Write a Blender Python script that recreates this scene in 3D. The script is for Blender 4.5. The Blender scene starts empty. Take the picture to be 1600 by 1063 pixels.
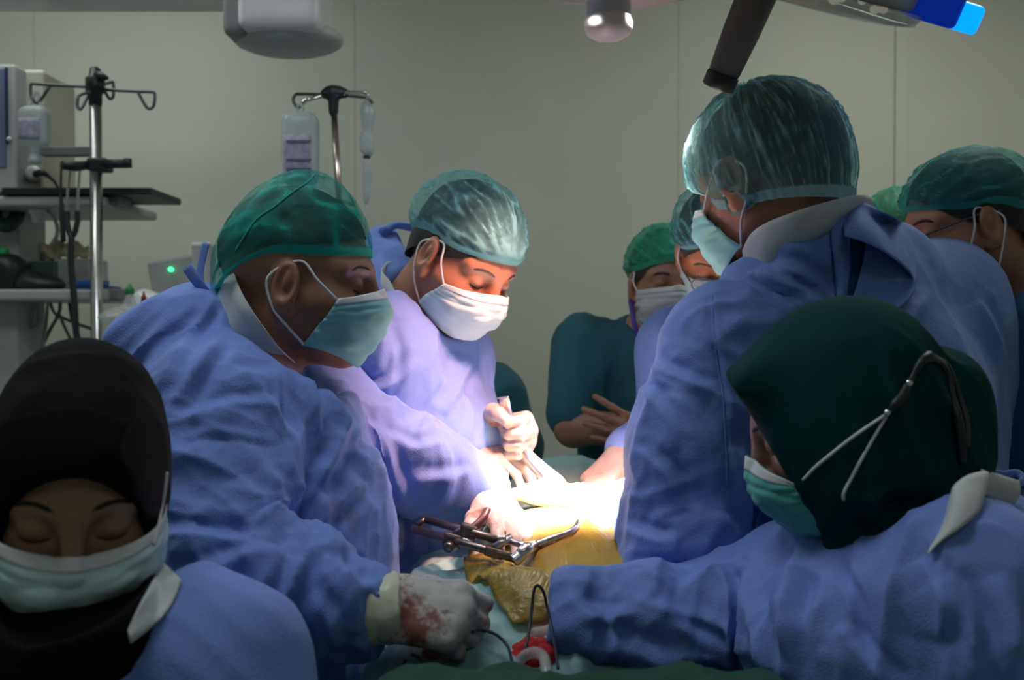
import bpy, bmesh, math
import numpy as np
from mathutils import Matrix, Vector

# ------------------------------------------------------------------ camera, world, lights, exposure
SC = bpy.context.scene
COL = SC.collection
CAM_H, PITCH, FPX = 1.44, math.radians(1.0), 1556.0
cam_d = bpy.data.cameras.new('camera'); cam = bpy.data.objects.new('camera', cam_d); COL.objects.link(cam)
cam_d.sensor_width = 36.0; cam_d.lens = 36.0 * FPX / 1600.0; cam_d.clip_start = 0.05
cam.location = (0, 0, CAM_H); cam.rotation_euler = (math.pi / 2 - PITCH, 0, 0)
cam_d.dof.use_dof = True; cam_d.dof.focus_distance = 1.5; cam_d.dof.aperture_fstop = 4.5
SC.camera = cam
SC.cycles.caustics_reflective = False; SC.cycles.caustics_refractive = False
SC.view_settings.view_transform = 'Standard'; SC.view_settings.look = 'None'
SC.view_settings.exposure = 0.0; SC.view_settings.gamma = 1.0; SC.view_settings.use_curve_mapping = False
world = bpy.data.worlds.new('world'); SC.world = world; world.use_nodes = True
world.node_tree.nodes['Background'].inputs[0].default_value = (0.55, 0.62, 0.6, 1)
world.node_tree.nodes['Background'].inputs[1].default_value = 0.02

def at(px, py, d):
    """world point seen at pixel (px, py) of the 1600x1063 frame, d metres along the lens axis"""
    r = (px - 800.0) / FPX * d; u = (531.5 - py) / FPX * d
    s, c = math.sin(PITCH), math.cos(PITCH)
    return np.array([r, d * c + u * s, CAM_H - d * s + u * c])

WOUND = at(885, 785, 1.62)
LAMP = at(1152, -66, 1.33)

def area_light(name, loc, size, size_y, power, col, target=None):
    l = bpy.data.lights.new(name, 'AREA'); l.shape = 'RECTANGLE'; l.size = size; l.size_y = size_y
    l.energy = power; l.color = col
    o = bpy.data.objects.new(name, l); COL.objects.link(o); o.location = loc
    if target is not None:
        o.rotation_euler = (Vector(target) - Vector(loc)).to_track_quat('-Z', 'Y').to_euler()
    return o
CEIL = 2.95
LUM = [(-1.45, 2.55, 0.6, 1.0, 'left', 11, (0.92, 1.0, 0.97)), (1.30, 2.45, 0.6, 1.0, 'right', 13, (0.96, 1.0, 0.92)),
       (-0.55, 1.05, 1.0, 0.5, 'near', 12, (0.84, 0.95, 1.0)), (0.5, -0.6, 1.2, 0.6, 'rear_fill', 3.6, (0.84, 0.95, 1.0))]  # last panel is an unseen fill, added for surfaces facing the camera
for x_, y_, sx_, sy_, nm_, pw_, c_ in LUM: area_light('ceiling_light_' + nm_, (x_, y_, CEIL - 0.03), sx_, sy_, pw_, c_)
LAMP2 = at(951, -60, 1.5)                                    # the lit lamp straight above the wound
def beam(name, loc, target, power, deg, soft, col, blend=0.7):
    sl = bpy.data.lights.new(name, 'SPOT'); so = bpy.data.objects.new(name, sl); COL.objects.link(so)
    so.location = tuple(loc); so.rotation_euler = Vector(np.asarray(target) - np.asarray(loc)).to_track_quat('-Z', 'Y').to_euler()
    sl.energy = power; sl.spot_size = math.radians(deg); sl.spot_blend = blend; sl.shadow_soft_size = soft; sl.color = col
for k, (bx, by) in enumerate(((0.145, 1.60), (0.235, 1.49), (0.08, 1.42))):
    beam('operating_lamp_beam', (bx, by, LAMP2[2] - 0.01), WOUND + np.array([0.03, 0.0, 0]), 2300, 22, 0.05, (1.0, 0.84, 0.74), 1.0)
beam('operating_lamp_spill', (0.14, 1.55, LAMP2[2] - 0.01), WOUND + np.array([-0.03, 0.0, 0]), 60, 50, 0.10, (1.0, 0.84, 0.76), 1.0)
LAX = np.array([-0.302, 0.402, -0.864])
beam('side_lamp_beam', at(1195, -40, 1.33) + LAX * 0.075 + np.array([-0.13, 0, 0.045]), (-0.04, 1.66, 1.27), 74, 54, 0.06, (1.0, 0.43, 0.32), 1.0)  # side lamp beam; red tint stands in for light bounced off the wound

# ------------------------------------------------------------------ noise and fields
_rng = np.random.RandomState(7)
_perm = np.tile(_rng.permutation(256), 3)
_g = _rng.normal(size=(256, 3)); _g /= np.linalg.norm(_g, axis=1)[:, None]
_g = _g.astype(np.float32)
def pn(P):
    P = np.asarray(P, np.float32)
    i = np.floor(P).astype(np.int64); f = P - i; i &= 255
    u = f * f * f * (f * (f * 6 - 15) + 10)
    out = np.zeros(len(P), np.float32)
    for dx in (0, 1):
        wx = u[:, 0] if dx else 1 - u[:, 0]
        for dy in (0, 1):
            wy = u[:, 1] if dy else 1 - u[:, 1]
            for dz in (0, 1):
                wz = u[:, 2] if dz else 1 - u[:, 2]
                h = _perm[_perm[_perm[i[:, 0] + dx] + i[:, 1] + dy] + i[:, 2] + dz]
                g = _g[h]
                out += wx * wy * wz * (g[:, 0] * (f[:, 0] - dx) + g[:, 1] * (f[:, 1] - dy) + g[:, 2] * (f[:, 2] - dz))
    return out * 1.5
def A(*v): return np.array(v, np.float32)
def nrm(v): v = np.asarray(v, float); return v / np.linalg.norm(v)
def smin(a, b, k):
    if k <= 0: return np.minimum(a, b)
    h = np.clip(0.5 + 0.5 * (b - a) / k, 0, 1)
    return b + (a - b) * h - k * h * (1 - h)
def smax(a, b, k): return -smin(-a, -b, k)
def d_cap(P, a, b, ra, rb):
    a = np.asarray(a, np.float32); b = np.asarray(b, np.float32)
    ba = b - a; t = np.clip(((P - a) @ ba) / max(float(ba @ ba), 1e-12), 0, 1)
    q = P - a - t[:, None] * ba
    return np.sqrt((q * q).sum(1)) - (ra + (rb - ra) * t)
def d_ell(P, c, r, R=None):
    q = P - np.asarray(c, np.float32)
    if R is not None: q = q @ np.asarray(R, np.float32)
    r = np.asarray(r, np.float32)
    k0 = np.sqrt(((q / r) ** 2).sum(1)); k1 = np.sqrt(((q / (r * r)) ** 2).sum(1))
    return np.where(k1 > 1e-6, k0 * (k0 - 1) / np.maximum(k1, 1e-6), -r.min())
def d_box(P, c, h, rd, R=None):
    q = P - np.asarray(c, np.float32)
    if R is not None: q = q @ np.asarray(R, np.float32)
    q = np.abs(q) - (np.asarray(h, np.float32) - rd)
    return np.sqrt((np.maximum(q, 0) ** 2).sum(1)) + np.minimum(q.max(1), 0) - rd

class Field:
    def __init__(s): s.ops = []; s.lo = np.full(3, 9e9); s.hi = np.full(3, -9e9)
    def grow(s, *pts):
        for p, r in pts: s.lo = np.minimum(s.lo, np.asarray(p) - r); s.hi = np.maximum(s.hi, np.asarray(p) + r)
    def cap(s, a, b, ra, rb=None, k=0.03):
        rb = ra if rb is None else rb; s.grow((a, ra), (b, rb)); s.ops.append(('u', lambda P: d_cap(P, a, b, ra, rb), k)); return s
    def chain(s, pts, rs, k=0.03):
        for i in range(len(pts) - 1): s.cap(pts[i], pts[i + 1], rs[i], rs[i + 1], k)
        return s
    def ell(s, c, r, R=None, k=0.03):
        s.grow((c, max(r))); s.ops.append(('u', lambda P: d_ell(P, c, r, R), k)); return s
    def box(s, c, h, rd, R=None, k=0.03):
        s.grow((c, float(np.linalg.norm(h)) if R is not None else np.asarray(h))); s.ops.append(('u', lambda P: d_box(P, c, h, rd, R), k)); return s
    def fn(s, f, k, c, r): s.grow((c, r)); s.ops.append(('u', f, k)); return s
    def subcap(s, a, b, ra, rb=None, k=0.01):
        rb = ra if rb is None else rb; s.ops.append(('s', lambda P: d_cap(P, a, b, ra, rb), k)); return s
    def subell(s, c, r, R=None, k=0.01): s.ops.append(('s', lambda P: d_ell(P, c, r, R), k)); return s
    def subfn(s, f, k=0.01): s.ops.append(('s', f, k)); return s
    def cutplane(s, p, n, k=0.005):
        """removes the side n points to"""
        p = np.asarray(p, np.float32); n = nrm(n).astype(np.float32)
        s.ops.append(('s', lambda P: -((P - p) @ n), k)); return s
    def __call__(s, P):
        P = np.asarray(P, np.float32); d = None
        for op, f, k in s.ops:
            e = f(P)
            if d is None: d = e
            elif op == 'u': d = smin(d, e, k)
            else: d = smax(d, -e, k)
        return d

def polygonise(f, lo, hi, h, B=4):
    """surface nets on a block-sparse grid"""
    lo = np.asarray(lo, float) - 2.5 * h; hi = np.asarray(hi, float) + 2.5 * h
    nb = np.ceil((hi - lo) / (h * B)).astype(int)
    g = [lo[a] + (np.arange(nb[a]) + 0.5) * B * h - 0.5 * h for a in range(3)]
    C = np.stack(np.meshgrid(*g, indexing='ij'), -1).reshape(-1, 3).astype(np.float32)
    dc = f(C)
    act = np.abs(dc) < B * h * 1.9
    n = nb * B
    vol = np.repeat(np.repeat(np.repeat(np.sign(dc).reshape(nb).astype(np.float32), B, 0), B, 1), B, 2)
    bi = np.stack(np.unravel_index(np.nonzero(act)[0], nb), 1)
    o = np.stack(np.meshgrid(*[np.arange(B)] * 3, indexing='ij'), -1).reshape(-1, 3)
    idx = (bi[:, None, :] * B + o[None]).reshape(-1, 3)
    val = np.empty(len(idx), np.float32)
    for s0 in range(0, len(idx), 400000):
        sl_ = slice(s0, s0 + 400000)
        val[sl_] = f((lo + idx[sl_] * h).astype(np.float32))
    vol[idx[:, 0], idx[:, 1], idx[:, 2]] = val
    S = vol < 0
    m = [slice(0, -1), slice(1, None)]
    cnt = np.zeros(tuple(n - 1), np.int8)
    for a in (0, 1):
        for b in (0, 1):
            for c in (0, 1): cnt += S[m[a], m[b], m[c]]
    cells = np.stack(np.nonzero((cnt > 0) & (cnt < 8)), 1)
    vid = np.full(tuple(n - 1), -1, np.int32); vid[cells[:, 0], cells[:, 1], cells[:, 2]] = np.arange(len(cells))
    co = np.array([[a, b, c] for a in (0, 1) for b in (0, 1) for c in (0, 1)])
    cv = np.stack([vol[tuple((cells + k).T)] for k in co], 1)
    acc = np.zeros((len(cells), 3)); num = np.zeros(len(cells))
    for i in range(8):
        for j in range(i + 1, 8):
            if abs(co[i] - co[j]).sum() != 1: continue
            a, b = cv[:, i], cv[:, j]; x = (a < 0) != (b < 0)
            t = np.where(x, a / np.where(x, a - b, 1), 0)
            p = co[i] + t[:, None] * (co[j] - co[i])
            acc += np.where(x[:, None], p, 0); num += x
    V = lo + (cells + acc / num[:, None]) * h
    Q = []
    for ax in range(3):
        s0 = [slice(1, -1)] * 3; s1 = [slice(1, -1)] * 3
        s0[ax] = slice(0, -1); s1[ax] = slice(1, None)
        e0, e1 = S[tuple(s0)], S[tuple(s1)]
        ii = np.stack(np.nonzero(e0 != e1), 1)
        off = np.ones(3, int); off[ax] = 0
        ii = ii + off
        flip = S[tuple(ii.T)]
        b, c = (ax + 1) % 3, (ax + 2) % 3
        db = np.zeros(3, int); db[b] = 1; dcv = np.zeros(3, int); dcv[c] = 1
        ok = np.all(ii < n - 1, 1); ii = ii[ok]; flip = flip[ok]
        q = np.stack([vid[tuple((ii - db - dcv).T)], vid[tuple((ii - dcv).T)], vid[tuple(ii.T)], vid[tuple((ii - db).T)]], 1)
        q = np.where(flip[:, None], q, q[:, ::-1]); Q.append(q[(q >= 0).all(1)])
    return V, np.concatenate(Q)

def vnormals(V, Q):
    a, b, c, d = (V[Q[:, i]] for i in range(4))
    fnm = np.cross(c - a, d - b)
    N = np.zeros_like(V)
    for i in range(4):
        for k in range(3): N[:, k] += np.bincount(Q[:, i], fnm[:, k], len(V))
    return N / np.maximum(np.linalg.norm(N, axis=1), 1e-12)[:, None]
def relax(V, Q, it=1, w=0.5):
    e = np.concatenate([Q[:, [0, 1]], Q[:, [1, 2]], Q[:, [2, 3]], Q[:, [3, 0]]])
    e = np.concatenate([e, e[:, ::-1]])
    deg = np.maximum(np.bincount(e[:, 0], minlength=len(V)), 1)
    for _ in range(it):
        M = np.stack([np.bincount(e[:, 0], V[e[:, 1], k], len(V)) for k in range(3)], 1) / deg[:, None]
        V = V + w * (M - V)
    return V

# ------------------------------------------------------------------ objects
def finish(o, parent):
    COL.objects.link(o)
    if parent is not None:
        o.parent = parent
        m = Matrix.Identity(4); p = parent
        loc = Vector((0, 0, 0))
        while p is not None: loc += p.location if p.type == 'EMPTY' else Vector((0, 0, 0)); p = p.parent
        if parent.type == 'EMPTY': o.matrix_parent_inverse = Matrix.Translation(-parent.location)
    return o
def raw_mesh(name, V, faces, mat, parent=None, smooth=True):
    me = bpy.data.meshes.new(name)
    if isinstance(faces, np.ndarray):
        nf, k = faces.shape
        me.vertices.add(len(V)); me.vertices.foreach_set('co', np.asarray(V, np.float32).ravel())
        me.loops.add(nf * k); me.loops.foreach_set('vertex_index', faces.astype(np.int32).ravel())
        me.polygons.add(nf); me.polygons.foreach_set('loop_start', np.arange(0, nf * k, k, dtype=np.int32))
        me.update(calc_edges=True)
    else:
        me.from_pydata([tuple(map(float, v)) for v in V], [], faces)
    if smooth: me.polygons.foreach_set('use_smooth', np.ones(len(me.polygons), bool))
    for m in (mat if isinstance(mat, (list, tuple)) else [mat]): me.materials.append(m)
    return finish(bpy.data.objects.new(name, me), parent)
def empty(name, loc, label=None, cat=None, group=None):
    o = bpy.data.objects.new(name, None); COL.objects.link(o); o.location = tuple(map(float, loc)); o.empty_display_size = 0.1
    tag(o, label, cat, group); return o
from mathutils.bvhtree import BVHTree
def caster(*objs):
    """function (px, py, lift) -> point on the nearest of the built meshes along the sight line, lifted off it"""
    bv = []
    for o in objs:
        me = o.data; vs = np.empty(len(me.vertices) * 3, np.float32); me.vertices.foreach_get('co', vs)
        bv.append(BVHTree.FromPolygons(vs.reshape(-1, 3).tolist(), [tuple(p.vertices) for p in me.polygons]))
    eye = np.array([0, 0, CAM_H]); last = [None]
    def f(px, py, lift=0.002):
        d = nrm(at(px, py, 1.0) - eye); best = 1e9
        for b in bv:
            h = b.ray_cast(Vector(eye), Vector(d))
            if h[0] is not None and h[3] < best: best = h[3]
        if best > 1e8: best = last[0] if last[0] is not None else 1.5
        last[0] = best
        return eye + d * (best - lift)
    return f
def tag(o, label=None, cat=None, group=None, kind=None):
    if label: o['label'] = label
    if cat: o['category'] = cat
    if group: o['group'] = group
    if kind: o['kind'] = kind
    return o
def sdf_obj(name, f, h, mat, parent=None, disp=None, smooth_it=1, lo=None, hi=None, keep=None, lines=None):
    V, Q = polygonise(f, f.lo if lo is None else lo, f.hi if hi is None else hi, h)
    if smooth_it: V = relax(V, Q, smooth_it)
    if disp is not None:
        N = vnormals(V, Q); dv = disp(V.astype(np.float32))
        if lines is not None: dv = dv + lines(V, N)
        V = V + N * dv[:, None]
    if keep is not None:
        kq = keep(V)[Q].all(1); Q = Q[kq]
        u, inv = np.unique(Q.ravel(), return_inverse=True); V = V[u]; Q = inv.reshape(-1, 4)
    return raw_mesh(name, V, Q, mat, parent)
def grid_obj(name, G, mat, parent=None, closed_u=False, thick=0.0):
    """G: (rows, cols, 3) points"""
    r, c = G.shape[:2]; V = G.reshape(-1, 3)
    i = np.arange(r * c).reshape(r, c)
    if closed_u: i = np.concatenate([i, i[:, :1]], 1)
    Q = np.stack([i[:-1, :-1], i[:-1, 1:], i[1:, 1:], i[1:, :-1]], -1).reshape(-1, 4)
    if thick > 0:
        N = vnormals(V.astype(float), Q); n0 = len(V)
        V2 = V - N * thick
        rim = []
        b = [i[0, :], i[-1, ::-1]] + ([] if closed_u else [i[::-1, 0], i[:, -1]])
        for L in b: rim.append(np.stack([L[1:], L[:-1], L[:-1] + n0, L[1:] + n0], 1))
        V = np.concatenate([V, V2]); Q = np.concatenate([Q, Q[:, ::-1] + n0] + rim)
    return raw_mesh(name, V, Q, mat, parent)
def tube(name, pts, r, mat, parent=None, n=8, closed=False, res=0, flat=None):
    """swept tube; r number or list; res>0 = Catmull-Rom samples per span; flat=(normal, factor)"""
    P = [np.asarray(p, float) for p in pts]
    rr = [r] * len(P) if np.isscalar(r) else list(r)
    if res:
        Pn, rn = [], []
        L = len(P)
        for i in range(L if closed else L - 1):
            p0, p1, p2, p3 = (P[(i - 1) % L] if closed or i > 0 else P[i]), P[i], P[(i + 1) % L], (P[(i + 2) % L] if closed or i + 2 < L else P[(i + 1) % L])
            for t in np.linspace(0, 1, res, endpoint=False):
                Pn.append(0.5 * ((2 * p1) + (-p0 + p2) * t + (2 * p0 - 5 * p1 + 4 * p2 - p3) * t * t + (-p0 + 3 * p1 - 3 * p2 + p3) * t ** 3))
                rn.append(rr[i] * (1 - t) + rr[(i + 1) % L] * t)
        if not closed: Pn.append(P[-1]); rn.append(rr[-1])
        P, rr = Pn, rn
    P = np.array(P); L = len(P)
    T = np.array([P[(i + 1) % L] - P[i - 1] if closed else P[min(i + 1, L - 1)] - P[max(i - 1, 0)] for i in range(L)])
    T /= np.maximum(np.linalg.norm(T, axis=1), 1e-9)[:, None]
    u = np.cross(T[0], (0, 0, 1.0));
    if np.linalg.norm(u) < 0.1: u = np.cross(T[0], (1.0, 0, 0))
    u = nrm(u); V = []
    a = np.arange(n) / n * 2 * math.pi
    for i in range(L):
        u = nrm(u - T[i] * (u @ T[i])); w = np.cross(T[i], u)
        ring = P[i] + rr[i] * (np.cos(a)[:, None] * u + np.sin(a)[:, None] * w)
        if flat is not None:
            fnn = nrm(flat[0]); dd = (ring - P[i]) @ fnn; ring = ring - dd[:, None] * fnn * (1 - flat[1])
        V.append(ring)
    V = np.concatenate(V); F = []
    for i in range(L if closed else L - 1):
        for j in range(n):
            i2 = (i + 1) % L; F.append((i * n + j, i * n + (j + 1) % n, i2 * n + (j + 1) % n, i2 * n + j))
    if not closed: F.append(tuple(range(n))[::-1]); F.append(tuple((L - 1) * n + j for j in range(n)))
    return raw_mesh(name, V, F, mat, parent)
def lathe(name, prof, mat, parent=None, c=(0, 0, 0), axis=(0, 0, 1), n=32, smooth=True):
    """prof: list of (radius, height)"""
    ax = nrm(axis); e1 = np.cross(ax, (0, 1.0, 0))
    if np.linalg.norm(e1) < 0.1: e1 = np.cross(ax, (1.0, 0, 0))
    e1 = nrm(e1); e2 = np.cross(ax, e1); c = np.asarray(c, float)
    a = np.arange(n) / n * 2 * math.pi; V = []; F = []
    for r, z in prof: V.append(c + ax * z + r * (np.cos(a)[:, None] * e1 + np.sin(a)[:, None] * e2))
    V = np.concatenate(V)
    for i in range(len(prof) - 1):
        for j in range(n): F.append((i * n + j, i * n + (j + 1) % n, (i + 1) * n + (j + 1) % n, (i + 1) * n + j))
    F.append(tuple(range(n))[::-1]); F.append(tuple((len(prof) - 1) * n + j for j in range(n)))
    o = raw_mesh(name, V, F, mat, parent, smooth)
    return o
def box(name, lo, hi, mat, parent=None, bevel=0.004, seg=2, R=None, c=None):
    bm = bmesh.new(); bmesh.ops.create_cube(bm, size=1)
    lo = np.asarray(lo, float); hi = np.asarray(hi, float); m = (lo + hi) / 2; s = hi - lo
    for v in bm.verts: v.co = Vector((v.co.x * s[0], v.co.y * s[1], v.co.z * s[2]))
    if bevel > 0: bmesh.ops.bevel(bm, geom=bm.edges[:], offset=bevel, segments=seg, affect='EDGES', profile=0.5)
    for v in bm.verts:
        p = np.array(v.co)
        if R is not None: p = np.asarray(R) @ p
        v.co = Vector(p + m)
    me = bpy.data.meshes.new(name); bm.to_mesh(me); bm.free(); me.materials.append(mat)
    me.polygons.foreach_set('use_smooth', np.zeros(len(me.polygons), bool))
    return finish(bpy.data.objects.new(name, me), parent)
def rotz(a): c, s = math.cos(a), math.sin(a); return np.array([[c, -s, 0], [s, c, 0], [0, 0, 1.0]])

# ------------------------------------------------------------------ materials
def new_mat(name):
    m = bpy.data.materials.new(name); m.use_nodes = True
    nt = m.node_tree; return m, nt, nt.nodes['Principled BSDF']
def nd(nt, t, **kw):
    n = nt.nodes.new(t)
    for k, v in kw.items():
        if hasattr(n, k): setattr(n, k, v)
        else: n.inputs[k.replace('_', ' ')].default_value = v
    return n
def coords(nt, scale=None):
    tc = nd(nt, 'ShaderNodeTexCoord')
    if scale is None: return tc.outputs['Object']
    mp = nd(nt, 'ShaderNodeMapping'); mp.inputs['Scale'].default_value = scale
    nt.links.new(tc.outputs['Object'], mp.inputs[0]); return mp.outputs[0]
def ramp(nt, fac, stops):
    r = nd(nt, 'ShaderNodeValToRGB'); e = r.color_ramp.elements
    while len(e) < len(stops): e.new(0.5)
    for i, (p, c) in enumerate(stops): e[i].position = p; e[i].color = tuple(c) + ((1,) if len(c) == 3 else ())
    nt.links.new(fac, r.inputs[0]); return r.outputs[0]
def mat_plain(name, col, rough=0.5, metal=0.0, var=0.06, scale=6.0, bump=0.0, spec=0.5, emit=0):
    m, nt, b = new_mat(name)
    nz = nd(nt, 'ShaderNodeTexNoise'); nz.inputs['Scale'].default_value = scale; nz.inputs['Detail'].default_value = 4
    nt.links.new(coords(nt), nz.inputs['Vector'])
    lo = [c * (1 - var) for c in col]; hi = [min(1, c * (1 + var)) for c in col]
    nt.links.new(ramp(nt, nz.outputs['Fac'], [(0.3, lo), (0.7, hi)]), b.inputs['Base Color'])
    b.inputs['Roughness'].default_value = rough; b.inputs['Metallic'].default_value = metal; b.inputs['Specular IOR Level'].default_value = spec
    if bump:
        bp = nd(nt, 'ShaderNodeBump'); bp.inputs['Strength'].default_value = bump; bp.inputs['Distance'].default_value = 0.002
        n2 = nd(nt, 'ShaderNodeTexNoise'); n2.inputs['Scale'].default_value = scale * 12; nt.links.new(coords(nt), n2.inputs['Vector'])
        nt.links.new(n2.outputs['Fac'], bp.inputs['Height']); nt.links.new(bp.outputs[0], b.inputs['Normal'])
    if emit: b.inputs['Emission Color'].default_value = tuple(col) + (1,); b.inputs['Emission Strength'].default_value = emit
    return m
def mat_cloth(name, col, rough=0.75, weave=420.0, wv=0.25, crease=0.5, stain=0.0, trans=0.0, sheen=0.08, spec=0.3):
    m, nt, b = new_mat(name)
    co = coords(nt)
    nz = nd(nt, 'ShaderNodeTexNoise'); nz.inputs['Scale'].default_value = 5; nz.inputs['Detail'].default_value = 5; nt.links.new(co, nz.inputs['Vector'])
    base = ramp(nt, nz.outputs['Fac'], [(0.3, [c * 0.93 for c in col]), (0.7, [min(1, c * 1.06) for c in col])])
    if stain:
        sn = nd(nt, 'ShaderNodeTexNoise'); sn.inputs['Scale'].default_value = 9; sn.inputs['Detail'].default_value = 8; nt.links.new(co, sn.inputs['Vector'])
        mx = nd(nt, 'ShaderNodeMix', data_type='RGBA'); mx.inputs[7].default_value = (0.25, 0.07, 0.09, 1)
        nt.links.new(ramp(nt, sn.outputs['Fac'], [(0.62, (0, 0, 0)), (0.78, (stain,) * 3)]), mx.inputs[0]); nt.links.new(base, mx.inputs[6]); base = mx.outputs[2]
    nt.links.new(base, b.inputs['Base Color']); b.inputs['Roughness'].default_value = rough
    b.inputs['Sheen Weight'].default_value = sheen; b.inputs['Specular IOR Level'].default_value = spec
    vo = nd(nt, 'ShaderNodeTexVoronoi'); vo.inputs['Scale'].default_value = weave; nt.links.new(co, vo.inputs['Vector'])
    b1 = nd(nt, 'ShaderNodeBump'); b1.inputs['Strength'].default_value = wv; b1.inputs['Distance'].default_value = 0.0012; nt.links.new(vo.outputs['Distance'], b1.inputs['Height'])
    # long sharp wrinkles: two ridged layers stretched in different directions
    last = b1.outputs[0]
    for k, (sc, rot, scale, dist) in enumerate((((1.0, 1.0, 0.35), (0.3, 0.2, 0.0), 8.0, 0.030), ((0.4, 1.0, 1.1), (0.0, 0.5, 0.7), 11.0, 0.016), ((1, 1, 0.8), (0.8, 0.0, 0.3), 26.0, 0.006))):
        mp = nd(nt, 'ShaderNodeMapping'); mp.inputs['Scale'].default_value = sc; mp.inputs['Rotation'].default_value = rot; mp.inputs['Location'].default_value = (k * 3.1, k, 0)
        nt.links.new(co, mp.inputs[0])
        rn = nd(nt, 'ShaderNodeTexNoise'); rn.noise_type = 'RIDGED_MULTIFRACTAL'; rn.inputs['Scale'].default_value = scale; rn.inputs['Detail'].default_value = 1.5; rn.inputs['Roughness'].default_value = 0.45; rn.inputs['Distortion'].default_value = 0.5
        nt.links.new(mp.outputs[0], rn.inputs['Vector'])
        b2 = nd(nt, 'ShaderNodeBump'); b2.inputs['Strength'].default_value = crease; b2.inputs['Distance'].default_value = dist
        nt.links.new(rn.outputs['Fac'], b2.inputs['Height']); nt.links.new(last, b2.inputs['Normal']); last = b2.outputs[0]
    nt.links.new(last, b.inputs['Normal'])
    if trans:
        tb = nd(nt, 'ShaderNodeBsdfTransparent'); ms = nd(nt, 'ShaderNodeMixShader'); ms.inputs[0].default_value = trans
        nt.links.new(b.outputs[0], ms.inputs[1]); nt.links.new(tb.outputs[0], ms.inputs[2]); nt.links.new(ms.outputs[0], nt.nodes['Material Output'].inputs[0])
    return m
def mat_skin(name, col):
    m, nt, b = new_mat(name); co = coords(nt)
    nz = nd(nt, 'ShaderNodeTexNoise'); nz.inputs['Scale'].default_value = 18; nz.inputs['Detail'].default_value = 6; nt.links.new(co, nz.inputs['Vector'])
    nt.links.new(ramp(nt, nz.outputs['Fac'], [(0.3, [col[0] * 0.86, col[1] * 0.82, col[2] * 0.8]), (0.7, [col[0] * 1.1, col[1] * 1.05, col[2]])]), b.inputs['Base Color'])
    b.inputs['Roughness'].default_value = 0.48; b.inputs['Specular IOR Level'].default_value = 0.4
    b.inputs['Subsurface Weight'].default_value = 0.12; b.inputs['Subsurface Radius'].default_value = (0.012, 0.004, 0.002); b.inputs['Subsurface Scale'].default_value = 0.6
    n2 = nd(nt, 'ShaderNodeTexNoise'); n2.inputs['Scale'].default_value = 260; nt.links.new(co, n2.inputs['Vector'])
    bp = nd(nt, 'ShaderNodeBump'); bp.inputs['Strength'].default_value = 0.2; bp.inputs['Distance'].default_value = 0.001
    nt.links.new(n2.outputs['Fac'], bp.inputs['Height']); nt.links.new(bp.outputs[0], b.inputs['Normal'])
    return m
def mat_cap(name, col, see=0.42):
    """thin gauzy non-woven: partly see-through, more opaque in the gathers"""
    m, nt, b = new_mat(name); co = coords(nt)
    at_ = nd(nt, 'ShaderNodeAttribute'); at_.attribute_name = 'gather'
    nz = nd(nt, 'ShaderNodeTexNoise'); nz.inputs['Scale'].default_value = 55; nz.inputs['Detail'].default_value = 6; nt.links.new(co, nz.inputs['Vector'])
    ad = nd(nt, 'ShaderNodeMath', operation='MULTIPLY_ADD'); ad.inputs[1].default_value = 0.5; nt.links.new(nz.outputs['Fac'], ad.inputs[0]); nt.links.new(at_.outputs['Fac'], ad.inputs[2])
    b.inputs['Base Color'].default_value = tuple(col) + (1,); b.inputs['Roughness'].default_value = 0.6; b.inputs['Specular IOR Level'].default_value = 0.35
    tr = nd(nt, 'ShaderNodeBsdfTranslucent'); tr.inputs[0].default_value = tuple(col) + (1,)
    m1 = nd(nt, 'ShaderNodeMixShader'); m1.inputs[0].default_value = 0.25; nt.links.new(b.outputs[0], m1.inputs[1]); nt.links.new(tr.outputs[0], m1.inputs[2])
    tb = nd(nt, 'ShaderNodeBsdfTransparent'); tb.inputs[0].default_value = (0.75, 0.95, 0.95, 1)
    f = ramp(nt, ad.outputs[0], [(0.2, (see * 1.5,) * 3), (0.75, (see * 0.75,) * 3), (1.0, (0.03,) * 3)])
    m2 = nd(nt, 'ShaderNodeMixShader'); nt.links.new(f, m2.inputs[0]); nt.links.new(m1.outputs[0], m2.inputs[1]); nt.links.new(tb.outputs[0], m2.inputs[2])
    nt.links.new(m2.outputs[0], nt.nodes['Material Output'].inputs[0]); return m
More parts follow.
